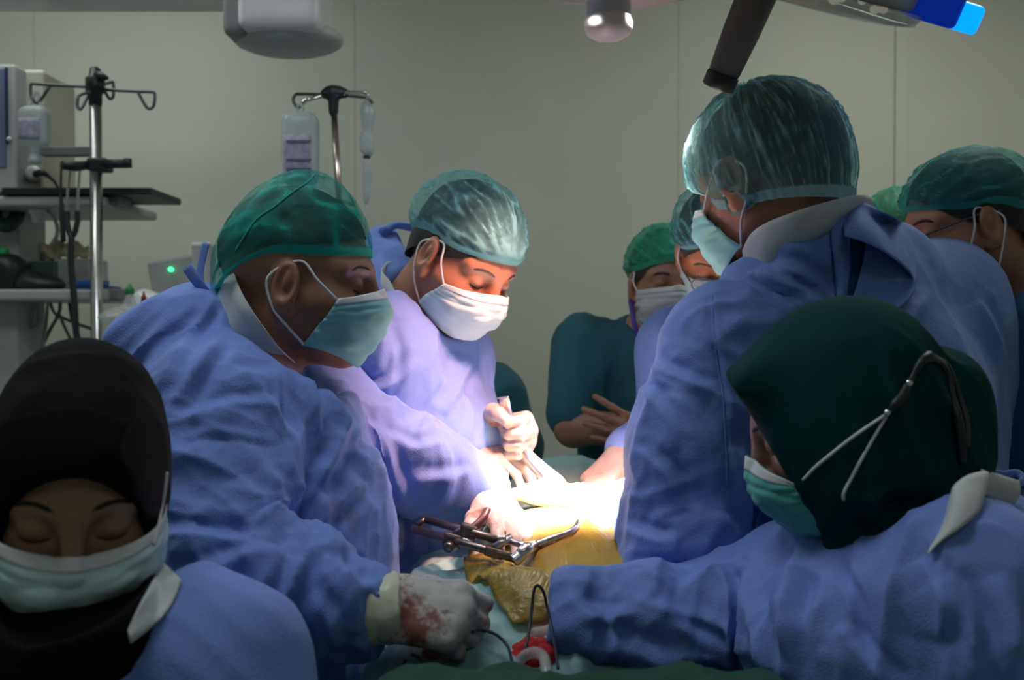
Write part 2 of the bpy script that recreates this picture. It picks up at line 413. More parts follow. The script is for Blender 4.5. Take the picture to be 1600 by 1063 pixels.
def mat_glove(name, col, blood, thresh=0.56, seed=0.0):
    m, nt, b = new_mat(name); co = coords(nt)
    fac = None
    for sc, st, th in ((13, (1, 1, 1), thresh), (70, (0.35, 1, 1.3), thresh + 0.08), (34, (1.2, 0.5, 1), thresh + 0.07)):
        mp = nd(nt, 'ShaderNodeMapping'); mp.inputs['Scale'].default_value = st; mp.inputs['Location'].default_value = (seed, seed * 0.7, seed * 1.3); mp.inputs['Rotation'].default_value = (0.3, 0.5, 0.2); nt.links.new(co, mp.inputs[0])
        nz = nd(nt, 'ShaderNodeTexNoise'); nz.inputs['Scale'].default_value = sc; nz.inputs['Detail'].default_value = 8; nz.inputs['Roughness'].default_value = 0.65; nt.links.new(mp.outputs[0], nz.inputs['Vector'])
        r = ramp(nt, nz.outputs['Fac'], [(th, (0, 0, 0)), (th + 0.07, (blood,) * 3)])
        if fac is None: fac = r
        else:
            mm = nd(nt, 'ShaderNodeMath', operation='MAXIMUM'); nt.links.new(fac, mm.inputs[0]); nt.links.new(r, mm.inputs[1]); fac = mm.outputs[0]
    mx = nd(nt, 'ShaderNodeMix', data_type='RGBA'); mx.inputs[6].default_value = tuple(col) + (1,); mx.inputs[7].default_value = (0.22, 0.04, 0.025, 1)
    nt.links.new(fac, mx.inputs[0]); nt.links.new(mx.outputs[2], b.inputs['Base Color'])
    b.inputs['Roughness'].default_value = 0.42
    wv = nd(nt, 'ShaderNodeTexNoise'); wv.inputs['Scale'].default_value = 60; wv.inputs['Distortion'].default_value = 1.5; nt.links.new(co, wv.inputs['Vector'])
    bp = nd(nt, 'ShaderNodeBump'); bp.inputs['Strength'].default_value = 0.25; bp.inputs['Distance'].default_value = 0.002
    nt.links.new(wv.outputs['Fac'], bp.inputs['Height']); nt.links.new(bp.outputs[0], b.inputs['Normal'])
    return m
def mat_clear(name, col, alpha, rough=0.15):
    m, nt, b = new_mat(name); b.inputs['Base Color'].default_value = tuple(col) + (1,); b.inputs['Roughness'].default_value = rough
    tb = nd(nt, 'ShaderNodeBsdfTransparent'); tb.inputs[0].default_value = (0.9, 0.95, 0.95, 1)
    nz = nd(nt, 'ShaderNodeTexNoise'); nz.inputs['Scale'].default_value = 30; nt.links.new(coords(nt), nz.inputs['Vector'])
    f = ramp(nt, nz.outputs['Fac'], [(0.3, (min(1, (1 - alpha) * 1.15),) * 3), (0.7, ((1 - alpha) * 0.85,) * 3)])
    ms = nd(nt, 'ShaderNodeMixShader'); nt.links.new(f, ms.inputs[0]); nt.links.new(b.outputs[0], ms.inputs[1]); nt.links.new(tb.outputs[0], ms.inputs[2])
    nt.links.new(ms.outputs[0], nt.nodes['Material Output'].inputs[0]); return m
# ------------------------------------------------------------------ people: heads, caps, masks, hands, gowns
CR_C, CR_R = (-0.012, 0, 0.038), (0.100, 0.078, 0.092)
def head_local(P, ears=True):
    Y = P.copy(); Y[:, 1] = np.abs(Y[:, 1])
    d = d_ell(P, CR_C, CR_R)
    d = smin(d, d_ell(P, (0.034, 0, -0.034), (0.060, 0.061, 0.072)), 0.03)
    d = smin(d, d_cap(Y, (-0.002, 0.052, -0.045), (0.067, 0.014, -0.084), 0.020, 0.016), 0.03)
    d = smin(d, d_cap(P, (0.071, 0, -0.085), (0.066, 0, -0.076), 0.018, 0.02), 0.02)
    d = smin(d, d_cap(Y, (0.082, 0.012, 0.026), (0.066, 0.048, 0.026), 0.015, 0.012), 0.018)     # brow
    d = smin(d, d_cap(Y, (0.066, 0.040, -0.024), (0.03, 0.058, -0.022), 0.020, 0.014), 0.025)    # cheekbone
    d = smax(d, -d_ell(Y, (0.103, 0.032, 0.007), (0.022, 0.018, 0.013)), 0.012)                  # eye socket
    d = smin(d, d_ell(Y, (0.0765, 0.032, 0.006), (0.0148, 0.0155, 0.0125)), 0.006)               # closed lid
    d = smin(d, d_cap(P, (0.092, 0, 0.018), (0.112, 0, -0.026), 0.008, 0.0115), 0.014)           # nose
    d = smin(d, d_ell(Y, (0.100, 0.0125, -0.031), (0.011, 0.008, 0.008)), 0.008)
    d = smin(d, d_cap(P, (0.094, -0.016, -0.062), (0.094, 0.016, -0.062), 0.009, 0.009), 0.014)  # lips
    if ears:
        c, s = math.cos(0.35), math.sin(0.35)
        R = np.array([[c, -s, 0], [s, c, 0], [0, 0, 1.0]])
        tl = math.radians(12); R2 = np.array([[math.cos(tl), 0, math.sin(tl)], [0, 1, 0], [-math.sin(tl), 0, math.cos(tl)]])
        E = R @ R2
        e = d_ell(Y, (-0.002, 0.081, -0.006), (0.0225, 0.0105, 0.037), E)
        e = smax(e, -d_ell(Y, (0.002, 0.0925, 0.000), (0.0145, 0.0095, 0.024), E), 0.003)
        e = smin(e, d_ell(Y, (0.008, 0.080, -0.035), (0.008, 0.006, 0.010)), 0.006)
        e = smin(e, d_ell(Y, (0.004, 0.086, 0.004), (0.006, 0.0045, 0.014), E), 0.003)
        d = smin(d, e, 0.006)
    return d
class Head:
    def __init__(s, c, face, pitch=0, roll=0, size=1.0):
        f0 = nrm([face[0], face[1], 0]); up = np.array([0, 0, 1.0]); l0 = np.cross(up, f0)
        p = math.radians(pitch); r = math.radians(roll)
        f = f0 * math.cos(p) - up * math.sin(p); u = up * math.cos(p) + f0 * math.sin(p)
        l = l0 * math.cos(r) + u * math.sin(r); u = u * math.cos(r) - l0 * math.sin(r)
        s.c = np.asarray(c, float); s.R = np.stack([f, l, u], 1); s.s = size
    def w(s, P): return s.c + s.s * (np.asarray(P, float) @ s.R.T)
    def l(s, P): return ((np.asarray(P) - s.c) @ s.R / s.s).astype(np.float32)
    ears = True
    def d(s, P): return head_local(s.l(P), s.ears) * s.s
def push(P, f, gap, it=4):
    P = np.asarray(P, np.float32).copy()
    for _ in range(it):
        d = f(P); e = 0.002
        g = np.stack([f(P + A(e, 0, 0)) - d, f(P + A(0, e, 0)) - d, f(P + A(0, 0, e)) - d], 1)
        g /= np.maximum(np.linalg.norm(g, axis=1), 1e-9)[:, None]
        P = P + g * np.maximum(gap - d, 0)[:, None]
    return P
def hit(O, D, f, it=30):
    """from inside along D to the surface"""
    t = np.zeros(len(O), np.float32)
    for _ in range(it): t += np.maximum(-f((O + D * t[:, None]).astype(np.float32)), 0) * 0.95
    return O + D * t[:, None]

SKIN = {}
def build_body(root, H, neck, shoulders, skin, extra=None, h=0.0034, neck_r=(0.055, 0.062)):
    """head, neck and shoulders (and arms) as one continuous surface"""
    F = Field()
    c = H.c; F.fn(H.d, 0, c, 0.155 * H.s)
    nk = H.w((-0.028, 0, -0.050))
    F.cap(nk, neck, neck_r[0] * H.s, neck_r[1] * H.s, 0.03)
    for sh in shoulders: F.cap(neck + np.array([0, 0, -0.05]), sh, 0.06, 0.055, 0.05)
    if extra: extra(F)
    return sdf_obj('body', F, h, skin, root, smooth_it=1)
def brow_strip(root, H, name, side, mat, z0=0.024, y0=0.014, y1=0.056, arch=0.007, r=0.0032):
    ys = np.linspace(y0, y1, 9); zs = z0 + arch * np.sin(np.linspace(0.3, 2.6, 9)) - 0.006 * (np.linspace(0, 1, 9) ** 2)
    O = np.stack([np.full(9, 0.02), ys * side * 0.7, zs], 1).astype(np.float32)
    D = np.stack([np.full(9, 1.0), (ys * side) * 0.3 / 0.06, np.zeros(9)], 1); D /= np.linalg.norm(D, axis=1)[:, None]
    Pw = hit(O, D, lambda P: head_local(P, False))
    rr = [r * 0.55] + [r] * 6 + [r * 0.7, r * 0.3]; Pw = Pw - D * (r * 0.62)
    return tube(name, [H.w(p) for p in Pw], rr, mat, root, n=6)
def lash_line(root, H, side, mat):
    a = np.linspace(-1, 1, 9); ys = 0.032 + 0.0145 * a; zs = -0.0005 - 0.004 * (1 - a * a)
    O = np.stack([np.full(9, 0.03), ys * side, zs], 1).astype(np.float32); D = np.tile(np.array([1.0, 0, 0]), (9, 1))
    Pw = hit(O, D, lambda P: head_local(P, False))
    return tube('eyelashes', [H.w(p) for p in Pw], [0.0006] + [0.0013] * 7 + [0.0006], mat, root, n=5)

def shell_grid(front, side, back, top_scale, nth=96, nph=40, tuck=0.004, bag=(0, 0, 0), seed=1, pleat=0.004, pfreq=10, band=0.0, knot=0.0, shift=(0, 0, 0), radial=False, ruffle=1.0):
    """cap / hair surface in head space: rows run from the rim to the crown; returns grid, gather weight"""
    th = np.arange(nth) / nth * 2 * math.pi                 # 0 = front, pi/2 = left
    c, s = np.cos(th), np.sin(th)
    zr = side + (front - side) * np.maximum(c, 0) ** 2 + (back - side) * np.maximum(-c, 0) ** 1.5
    C = np.array(CR_C); Rr = np.array(CR_R)
    zmin = C[2] - 0.45 * Rr[2]; skirt_d = np.maximum(zmin - zr, 0)
    ph0 = np.arcsin(np.clip((np.maximum(zr, zmin) - C[2]) / Rr[2], -0.95, 0.95))
    G = np.zeros((nph, nth, 3)); W = np.zeros((nph, nth))
    for i in range(nph):
        t = i / (nph - 1); ph = ph0 + (math.pi / 2 - 0.001 - ph0) * t ** 1.1
        n = np.stack([np.cos(ph) * c, np.cos(ph) * s, np.sin(ph)], 1)
        puff = min(1.0, t / 0.16); puff = puff * puff * (3 - 2 * puff)
        sc = 1.0 + (np.asarray(top_scale) - 1.0) * puff
        p = C + n * (Rr + tuck) * sc
        p = p + np.asarray(shift) * puff
        p[:, 2] -= skirt_d * max(0.0, 1 - t / 0.3) ** 1.3
        p = p + np.asarray(bag) * (np.maximum(-n[:, 0] * 0.8 + 0.1, 0) * puff)[:, None]
        ang = np.arctan2(n[:, 1], n[:, 2] + 0.12); q = np.stack([ang * pfreq / 2 + seed * 7.1, n[:, 0] * 1.6 + seed, np.full(nth, seed * 3.3)], 1)
        if radial: q = np.stack([th * pfreq / 2 + 1.2 * n[:, 2] + seed, n[:, 2] * 1.1 + seed, np.cos(th) * 0.5 + seed * 3.3], 1)
        q2 = q.copy(); q2[:, 0] *= 2.3; q2[:, 1] *= 1.5
        r = (1 - np.abs(pn(q)) * 2.4) ** 3 * 0.75 + (1 - np.abs(pn(q2)) * 2.2) ** 3 * 0.4
        near_front = np.exp(-((1 - n[:, 0]) / 0.3)); 
        amp = pleat * puff
        p = p + n * (amp * (r - 0.4))[:, None]
        W[i] = np.clip(r, 0, 1) ** 1.7
        if knot: W[i] = np.clip(W[i] + near_front * knot, 0, 1)
        if band and t < band:
            ru = (np.cos(th * 46) * 0.5 + 0.5) * ruffle; p = p + n * (0.0016 * ru)[:, None]; W[i] = np.maximum(W[i], 0.75 + 0.25 * ru)
        G[i] = p
    return G, W
def cap_obj(root, H, mat, name='surgical_cap', **kw):
    G, W = shell_grid(**kw)
    G = G[::-1]; W = W[::-1]
    Pl = push(G.reshape(-1, 3), lambda P: head_local(P, True), 0.0035)
    o = grid_obj(name, H.w(Pl).reshape(G.shape), mat, root, closed_u=True)
    a = o.data.attributes.new('gather', 'FLOAT', 'POINT'); a.data.foreach_set('value', W.astype(np.float32).ravel())
    return o
def hair_obj(root, H, mat, front=0.062, side=0.006, back=-0.055, scale=(1.02, 1.02, 1.02)):
    G, W = shell_grid(front, side, back, scale, nth=64, nph=22, tuck=0.0025, pleat=0.002, pfreq=30, seed=5)
    Pl = push(G[::-1].reshape(-1, 3), lambda P: head_local(P, False), 0.0018)
    return grid_obj('hair', H.w(Pl).reshape(G.shape), mat, root, closed_u=True)
def mask_obj(root, H, mats, drop=0.0, seed=0, side=(0.040, 0.071, -0.012, 0.014, 0.063, -0.092), pleat=0.0022, low=0.0):
    """pleated mask tented over nose and chin; mats = (outer, white strip, loop); returns mask, side points"""
    nv, nu = 34, 45
    v = np.linspace(0, 1, nv)
    kv = [0, 0.12, 0.34, 0.62, 0.86, 1.0]
    xc = np.interp(v, kv, [0.107, 0.119, 0.130, 0.118, 0.101, 0.080]); zc = np.interp(v, kv, [0.001, -0.010, -0.032, -0.067, -0.099, -0.111]) - drop - low * v
    for _ in range(3): xc[1:-1] = (xc[:-2] + xc[1:-1] * 2 + xc[2:]) / 4; zc[1:-1] = (zc[:-2] + zc[1:-1] * 2 + zc[2:]) / 4
    xs = np.interp(v, [0, 1], [side[0], side[3]]); ys = np.interp(v, [0, 0.5, 1], [side[1], max(side[1], side[4]) + 0.002, side[4]]); zs = np.interp(v, [0, 1], [side[2], side[5]]) - drop
    u = np.linspace(-1, 1, nu); a = np.abs(u) * math.pi / 2
    ca = np.cos(a) ** 0.85; sa = np.sin(a) ** 1.0
    X = xs[:, None] + (xc - xs)[:, None] * ca[None]; Y = np.sign(u)[None] * ys[:, None] * sa[None]
    zt = np.abs(u) ** 1.3
    Z = zc[:, None] + (zs - zc)[:, None] * zt[None]
    G = np.stack([X, Y, Z], -1)
    Pl = push(G.reshape(-1, 3), lambda P: head_local(P, False), 0.0045)
    n = Pl - np.array([0.02, 0, -0.05]); n /= np.linalg.norm(n, axis=1)[:, None]
    vv = np.repeat(v, nu); uu = np.tile(u, nv)
    saw = ((vv * 4.2 + 0.05 * pn(np.stack([uu * 2 + seed, vv * 3, uu * 0], 1))) % 1.0)
    w = np.clip((vv - 0.12) / 0.08, 0, 1) * np.clip((0.93 - vv) / 0.06, 0, 1)
    q = np.stack([uu * 2.3 + seed, vv * 4.5, uu * 0 + seed], 1)
    d = pleat * saw * w + 0.004 * (np.abs(pn(q)) * 2 - 0.4) * w
    # gathered ends
    d += 0.0012 * np.abs(np.sin(vv * 14 + seed)) * np.clip((np.abs(uu) - 0.8) / 0.2, 0, 1)
    Pl = Pl + n * d[:, None]
    o = grid_obj('face_mask', H.w(Pl).reshape(nv, nu, 3), [mats[0]], root, thick=0.0012)
    # white folded top strip and the ear loops are parts of the mask
    strip = Pl.reshape(nv, nu, 3)[:5] + (n.reshape(nv, nu, 3)[:5]) * 0.0012
    grid_obj('nose_strip', H.w(strip), mats[1], o, thick=0.0008)
    P = Pl.reshape(nv, nu, 3)
    return o, {1: (H.w(P[1, -1]), H.w(P[-2, -1])), -1: (H.w(P[1, 0]), H.w(P[-2, 0]))}
def ear_loops(H, mask, ends, mat, sides=(1, -1), r=0.0019, ear=((0.016, 0.079, 0.030), (-0.022, 0.085, 0.006), (-0.014, 0.083, -0.032))):
    for s in sides:
        e = [H.w((p[0], p[1] * s, p[2])) for p in ear]
        tube('ear_loop', [ends[s][0], (ends[s][0] + e[0]) / 2 + H.R[:, 1] * s * 0.006, e[0], e[1], e[2], (ends[s][1] + e[2]) / 2 + H.R[:, 1] * s * 0.006, ends[s][1]], r, mat, mask, n=6, res=6)

def hand(F, wrist, fdir, dorsal, right, curls, spread=(0.10, 0.02, -0.06, -0.14), thumb=None, s=1.0, fat=1.0, bends=None):
    X = nrm(fdir); Z = np.asarray(dorsal, float); Z = nrm(Z - X * (Z @ X)); Y = np.cross(Z, X) * (1 if right else -1)
    M = np.stack([X, Y, Z], 1); W = lambda p: np.asarray(wrist, float) + s * (M @ np.asarray(p, float))
    base = [(0.088, 0.029, 0.0), (0.093, 0.009, 0.003), (0.088, -0.011, 0.002), (0.079, -0.029, -0.002)]
    lens = [(0.043, 0.026, 0.021), (0.047, 0.029, 0.022), (0.043, 0.027, 0.021), (0.034, 0.021, 0.018)]
    rad = [0.0098, 0.0100, 0.0096, 0.0085]
    for i, (wy) in enumerate((0.020, 0.008, -0.006, -0.018)):
        F.cap(W((0.0, wy, 0.0)), W(base[i]), 0.017 * s * fat, 0.0125 * s * fat, 0.014)
    F.cap(W((-0.05, 0.006, 0)), W((0.01, 0.006, 0)), 0.026 * s, 0.026 * s, 0.014); F.cap(W((-0.05, -0.006, 0)), W((0.01, -0.006, 0)), 0.026 * s, 0.026 * s, 0.014)
    for i in range(4):
        p = np.array(base[i]); a = 0.0
        for j in range(3):
            a += math.radians(curls[i][j])
            d = np.array([math.cos(a) * math.cos(spread[i]), math.sin(spread[i]) * max(math.cos(a), 0.0), -math.sin(a)])
            q = p + d * lens[i][j]; r0 = rad[i] * (1 - 0.07 * j) * fat; r1 = rad[i] * (1 - 0.07 * (j + 1)) * fat
            F.cap(W(p), W(q), r0 * s, r1 * s, 0.004 if j else 0.008); p = q
    th = thumb or [(0.020, 0.024, -0.008), (0.048, 0.052, -0.020), (0.076, 0.060, -0.026), (0.098, 0.058, -0.030)]
    F.chain([W(p) for p in th], [0.018 * s * fat, 0.0135 * s * fat, 0.0115 * s * fat, 0.0092 * s * fat], 0.008)
    return W
REST = [(18, 25, 15), (22, 28, 18), (25, 30, 20), (28, 32, 20)]
FIST = [(75, 95, 55), (80, 98, 58), (82, 98, 58), (85, 95, 55)]

def crease(n, k=2.6): 
    r = 1 - k * np.abs(n); return np.where(r > 0, r ** 1.6, -0.6 * np.abs(r) ** 0.8)
def folds(specs, base=0.0035, fq=6.5, seed=0.0, fine=0.0012, gain=1.5):
    """cloth relief: soft swells, sharp random creases and directed fold fans. spec = (centre, reach, run direction, across freq, along freq, amplitude)"""
    def f(P):
        w = np.stack([pn(P * 3.1 + seed), pn(P * 3.1 + 11.3 + seed), pn(P * 3.1 + 23.7 + seed)], 1)
        q = P + w * 0.06
        st = np.array([1, 1, 0.45], np.float32)
        msk = np.clip(0.5 + 2.2 * pn(P * 4.3 + 31 + seed), 0, 1); msk2 = np.clip(0.45 + 2.2 * pn(P * 5.1 + 57 + seed), 0, 1)
        d = base * msk * crease(pn(q * fq * st + seed)) + 1.1 * base * pn(q * 2.3 + seed)
        d = d + base * 0.5 * msk2 * crease(pn((P + w * 0.03) * fq * 1.8 * st + 9 + seed), 3.4) + fine * msk * msk2 * crease(pn(q * fq * 3.2 + 5 + seed), 3.0)
        for i, (c, rad, v, fx, fa, amp) in enumerate(specs):
            g = P - np.asarray(c, np.float32); wt = np.exp(-((g * g).sum(1) / (rad * rad)) ** 1.5)
            ok = wt > 0.02
            if not ok.any(): continue
            v = nrm(v).astype(np.float32)
            for (m, am, sd) in ((1.0, 1.0, 0.0), (1.9, 0.35, 17.0)):
                qq = (P[ok] + w[ok] * 0.035) * fx * m; al = ((P[ok] + w[ok] * 0.035) @ v)
                qq = qq + np.outer(al * (fa - fx) * m, v)
                d[ok] += gain * am * amp * wt[ok] * crease(pn(qq + i * 3.7 + seed + sd))
        return d
    return f
def ring_collar(name, parent, c, n, e, ra, rb, rows, mat, thick=0.0015, wave=0.004, seed=0, arc=None, nth=72):
    """standing collar: rows = [(scale, height), ...] around axis n; e = direction of radius ra"""
    n = nrm(n); e1 = np.asarray(e, float); e1 = nrm(e1 - n * (e1 @ n)); e2 = np.cross(n, e1)
    th = np.arange(nth) / nth * 2 * math.pi if arc is None else np.linspace(arc[0], arc[1], nth)
    G = []
    for k, (sc, hh) in enumerate(rows):
        hv = hh(th) if callable(hh) else np.full(nth, hh); sv = sc(th) if callable(sc) else np.full(nth, sc)
        wv = wave * pn(np.stack([np.cos(th) * 2 + seed, np.sin(th) * 2, np.full(nth, k * 0.5 + seed)], 1)) * (k + 0.5)
        G.append(np.asarray(c) + (np.cos(th) * (ra * sv + wv))[:, None] * e1 + (np.sin(th) * (rb * sv + wv))[:, None] * e2 + hv[:, None] * n)
    return grid_obj(name, np.array(G), mat, parent, closed_u=arc is None, thick=thick)
def lower_body(root, x, y, yaw, trouser, shoe, top=0.5):
    """trousers and shoes below the gown"""
    for s in (-1, 1):
        R = rotz(yaw); o = R @ np.array([0, 0.11 * s, 0]) + np.array([x, y, 0])
        tube('trouser_leg', [o + (0, 0, top), o + (0, 0, 0.3), o + (0, 0, 0.07)], [0.085, 0.078, 0.066], trouser, root, n=14)
        F = Field(); f = R @ np.array([1.0, 0, 0])
        F.cap(o + (0, 0, 0.045) - f * 0.05, o + (0, 0, 0.035) + f * 0.13, 0.045, 0.035, 0.02).cutplane(o + (0, 0, 0.001), (0, 0, -1))
        sdf_obj('shoe', F, 0.012, shoe, root)

def seam(on, pts, mat, parent, r=0.0012, lift=0.0004, step=7.0):
    P = [np.asarray(p, float) for p in pts]; out = []
    for a_, b_ in zip(P[:-1], P[1:]):
        n = max(2, int(np.linalg.norm(b_ - a_) / step))
        out += [on(*(a_ + (b_ - a_) * t), lift) for t in np.linspace(0, 1, n, endpoint=False)]
    out.append(on(*P[-1], lift))
    out = np.array(out)
    for _ in range(2): out[1:-1] = (out[:-2] + 2 * out[1:-1] + out[2:]) / 4
    return tube('seam', list(out), r, mat, parent, n=6)

def fold_lines(specs):
    """single sharp cloth folds: each a run of image points on the visible side of the cloth, (points, height, steep width, gentle width)"""
    eye = np.array([0, 0, CAM_H]); s_, c_ = math.sin(PITCH), math.cos(PITCH)
    def f(V, N):
        q = V - eye; dep = q[:, 1] * c_ - q[:, 2] * s_; up = q[:, 1] * s_ + q[:, 2] * c_
        ok = dep > 0.2; dep = np.where(ok, dep, 1.0)
        X = np.stack([800 + q[:, 0] / dep * FPX, 531.5 - up / dep * FPX], 1); mpp = dep / FPX
        face = np.clip(-(N * q).sum(1) / np.linalg.norm(q, axis=1) * 2.0, 0, 1) * ok
        out = np.zeros(len(V))
        wob = 7.0 * pn((V * 14).astype(np.float32))
        for k, sp in enumerate(specs):
            pts, amp, w1, w2 = sp if len(sp) == 4 else (sp[0], sp[1], 0.006, 0.024)
            P = np.array([crv2(pts, t) for t in np.linspace(0, 1, 6 * len(pts))]); L = len(P) - 1
            lo, hi = P.min(0) - 90, P.max(0) + 90
            m = np.nonzero((X > lo).all(1) & (X < hi).all(1) & (face > 0.02))[0]
            if not len(m): continue
            x = X[m]; best = np.full(len(m), 1e9); sg = np.zeros(len(m)); tt = np.zeros(len(m))
            for i in range(L):
                a, d = P[i], P[i + 1] - P[i]; l2 = d @ d
                if l2 < 1e-9: continue
                t = np.clip(((x - a) @ d) / l2, 0, 1); r = x - a - t[:, None] * d; dist = np.sqrt((r * r).sum(1))
                cr = d[0] * r[:, 1] - d[1] * r[:, 0]; u = dist < best
                best = np.where(u, dist, best); sg = np.where(u, np.sign(cr), sg); tt = np.where(u, (i + t) / L, tt)
            s = (best * sg + wob[m] * 0.5) * mpp[m]; tap = np.sin(np.pi * np.clip(tt, 0, 1)) ** 0.6 * (best < 85)
            h = np.where(s < 0, np.exp(-np.abs(s) / w1), np.exp(-np.abs(s) / w2)) - 0.55 * np.exp(-((s + 2.4 * w1) / (1.3 * w1)) ** 2)
            out[m] += amp * tap * h * face[m]
        return out
    return f
def crv2(Q, v):
    n = len(Q) - 1; i = min(int(v * n), n - 1); t = v * n - i; Q = [np.asarray(q, float) for q in Q]
    p0, p1, p2, p3 = Q[max(i - 1, 0)], Q[i], Q[i + 1], Q[min(i + 2, n)]
    return 0.5 * (2 * p1 + (p2 - p0) * t + (2 * p0 - 5 * p1 + 4 * p2 - p3) * t * t + (3 * p1 - p0 - 3 * p2 + p3) * t ** 3)
# ------------------------------------------------------------------ materials in use
M_WALL = mat_plain('wall_paint', (0.60, 0.61, 0.53), 0.55, var=0.03, scale=3)
M_CEIL = mat_plain('ceiling_paint', (0.70, 0.72, 0.70), 0.8, var=0.02)
M_FLOOR = mat_plain('vinyl_floor', (0.30, 0.36, 0.34), 0.35, var=0.12, scale=9)
M_STEEL = mat_plain('brushed_steel', (0.55, 0.53, 0.52), 0.28, 1.0, var=0.08, scale=20)
M_DSTEEL = mat_plain('dark_steel', (0.14, 0.12, 0.125), 0.32, 0.85, var=0.15, scale=30)
M_CHROME = mat_plain('chrome', (0.75, 0.74, 0.73), 0.12, 1.0, var=0.04)
M_WIRE = mat_plain('grey_wire_metal', (0.12, 0.14, 0.145), 0.4, 0.7)
M_BLACK = mat_plain('black_plastic', (0.012, 0.016, 0.018), 0.45, var=0.2)
M_DGREY = mat_plain('dark_grey_plastic', (0.07, 0.072, 0.08), 0.45)
M_GREY = mat_plain('grey_plastic', (0.22, 0.22, 0.225), 0.5)
M_LGREY = mat_plain('light_grey_paint', (0.42, 0.43, 0.43), 0.45)
M_WHITE = mat_plain('white_enamel', (0.72, 0.70, 0.72), 0.35)
M_BEIGE = mat_plain('beige_plastic', (0.50, 0.48, 0.40), 0.5)
M_CREAM = mat_plain('cream_rubber', (0.55, 0.47, 0.30), 0.6, var=0.15, scale=25)
M_BLUEP = mat_plain('blue_plastic', (0.01, 0.10, 0.38), 0.45)
M_GREENP = mat_plain('green_plastic', (0.02, 0.22, 0.06), 0.5)
M_REDP = mat_plain('dark_red_plastic', (0.20, 0.01, 0.012), 0.4)
M_LED = mat_plain('green_led', (0.05, 0.9, 0.3), 0.4, emit=2.5, var=0.0)
M_DRIP = mat_clear('frosted_bottle', (0.62, 0.66, 0.68), 0.62, 0.3)
M_CLEAR = mat_clear('clear_plastic', (0.75, 0.72, 0.72), 0.35, 0.1)
M_LABEL = mat_plain('bottle_label', (0.36, 0.34, 0.44), 0.6, var=0.25, scale=60)

# ------------------------------------------------------------------ room shell
YB, XL, XR, YR = 3.75, -2.5, 2.5, -2.2
def struct(o): o['kind'] = 'structure'; return o
struct(box('floor', (XL, YR, -0.1), (XR, YB, 0), M_FLOOR, bevel=0))
struct(box('ceiling', (XL, YR, CEIL), (XR, YB, CEIL + 0.1), M_CEIL, bevel=0))
wb = struct(box('wall_back', (XL, YB, 0), (XR, YB + 0.12, CEIL), M_WALL, bevel=0))
seams = [XL, (556 - 800) / FPX * YB - 1.2, (556 - 800) / FPX * YB, (1058 - 800) / FPX * YB, (1394 - 800) / FPX * YB, (1414 - 800) / FPX * YB, XR]
for i in range(len(seams) - 1):
    w_ = 0.012 if i == 4 else 0.008
    box('wall_panel', (seams[i] + 0.0005, YB - w_ - (0.006 if i == 4 else 0), 0.1), (seams[i + 1] - 0.0005, YB, CEIL), M_WALL, wb, bevel=0.001, seg=1)
struct(box('wall_left', (XL - 0.12, YR, 0), (XL, YB, CEIL), M_WALL, bevel=0))
struct(box('wall_right', (XR, YR, 0), (XR + 0.12, YB, CEIL), M_WALL, bevel=0))
struct(box('wall_rear', (XL, YR - 0.12, 0), (XR, YR, CEIL), M_WALL, bevel=0))
struct(box('baseboard_back', (XL, YB - 0.02, 0), (XR, YB, 0.1), M_GREY, bevel=0.002))
sw = empty('wall_switch', (at(1064, 330, YB - 0.02)[0], YB - 0.03, at(1064, 350, YB)[2]), 'small grey wall box above the glasses-wearing surgeon', 'wall box')
p0 = at(1057, 357, YB - 0.05); p1 = at(1074, 331, YB - 0.05)
box('cover_plate', (p0[0], YB - 0.04, p0[2]), (p1[0], YB - 0.008, p1[2]), M_LGREY, sw, bevel=0.003)
box('switch_rocker', (p0[0] + 0.01, YB - 0.046, p0[2] + 0.012), (p1[0] - 0.01, YB - 0.04, p1[2] - 0.012), M_GREY, sw, bevel=0.002)
for x, y, sx, sy, nm, _p, _c in LUM:
    e = empty('ceiling_luminaire', (x, y, CEIL), 'flat rectangular ceiling light panel, %s' % {'left': 'above the equipment tower', 'right': 'above the man at the right edge', 'near': 'above the left surgeon', 'rear_fill': 'unseen fill added behind the viewer'}[nm], 'ceiling light', 'ceiling light panels')
    t = 0.03
    for a, b in (((x - sx / 2 - t, y - sy / 2 - t), (x + sx / 2 + t, y - sy / 2)), ((x - sx / 2 - t, y + sy / 2), (x + sx / 2 + t, y + sy / 2 + t)),
                 ((x - sx / 2 - t, y - sy / 2), (x - sx / 2, y + sy / 2)), ((x + sx / 2, y - sy / 2), (x + sx / 2 + t, y + sy / 2))):
        box('frame_bar', (a[0], a[1], CEIL - 0.035), (b[0], b[1], CEIL - 0.001), M_WHITE, e, bevel=0.003)

# ------------------------------------------------------------------ operating lamps
ax = nrm([-0.25, 0.405, -0.88])
M_LENS = mat_clear('lamp_lens', (0.62, 0.58, 0.52), 0.6, 0.08)
M_LEDW = mat_plain('lamp_led', (1.0, 0.9, 0.75), 0.3, emit=0.35, var=0)
M_BLUELED = mat_plain('blue_glow', (0.0, 0.25, 1.0), 0.3, emit=1.6, var=0.0)
M_BLUEDIM = mat_plain('blue_lens', (0.0, 0.03, 0.45), 0.3, emit=0.35, var=0.1, scale=40)
lp = empty('operating_lamp', LAMP, 'large round operating lamp with glowing blue rim light above the surgeons', 'lamp')
up = -ax
RL = 0.238
lathe('housing', [(0.02, 0.085), (0.12, 0.082), (0.22, 0.066), (RL - 0.012, 0.04), (RL, 0.018), (RL, 0.0), (RL - 0.004, -0.003), (0.04, -0.002)], M_LGREY, lp, LAMP, up, 64)
lathe('lens', [(0.05, -0.004), (RL + 0.012, -0.004), (RL + 0.014, -0.008), (RL + 0.008, -0.020), (RL - 0.02, -0.026), (0.05, -0.026)], M_LENS, lp, LAMP, up, 64)
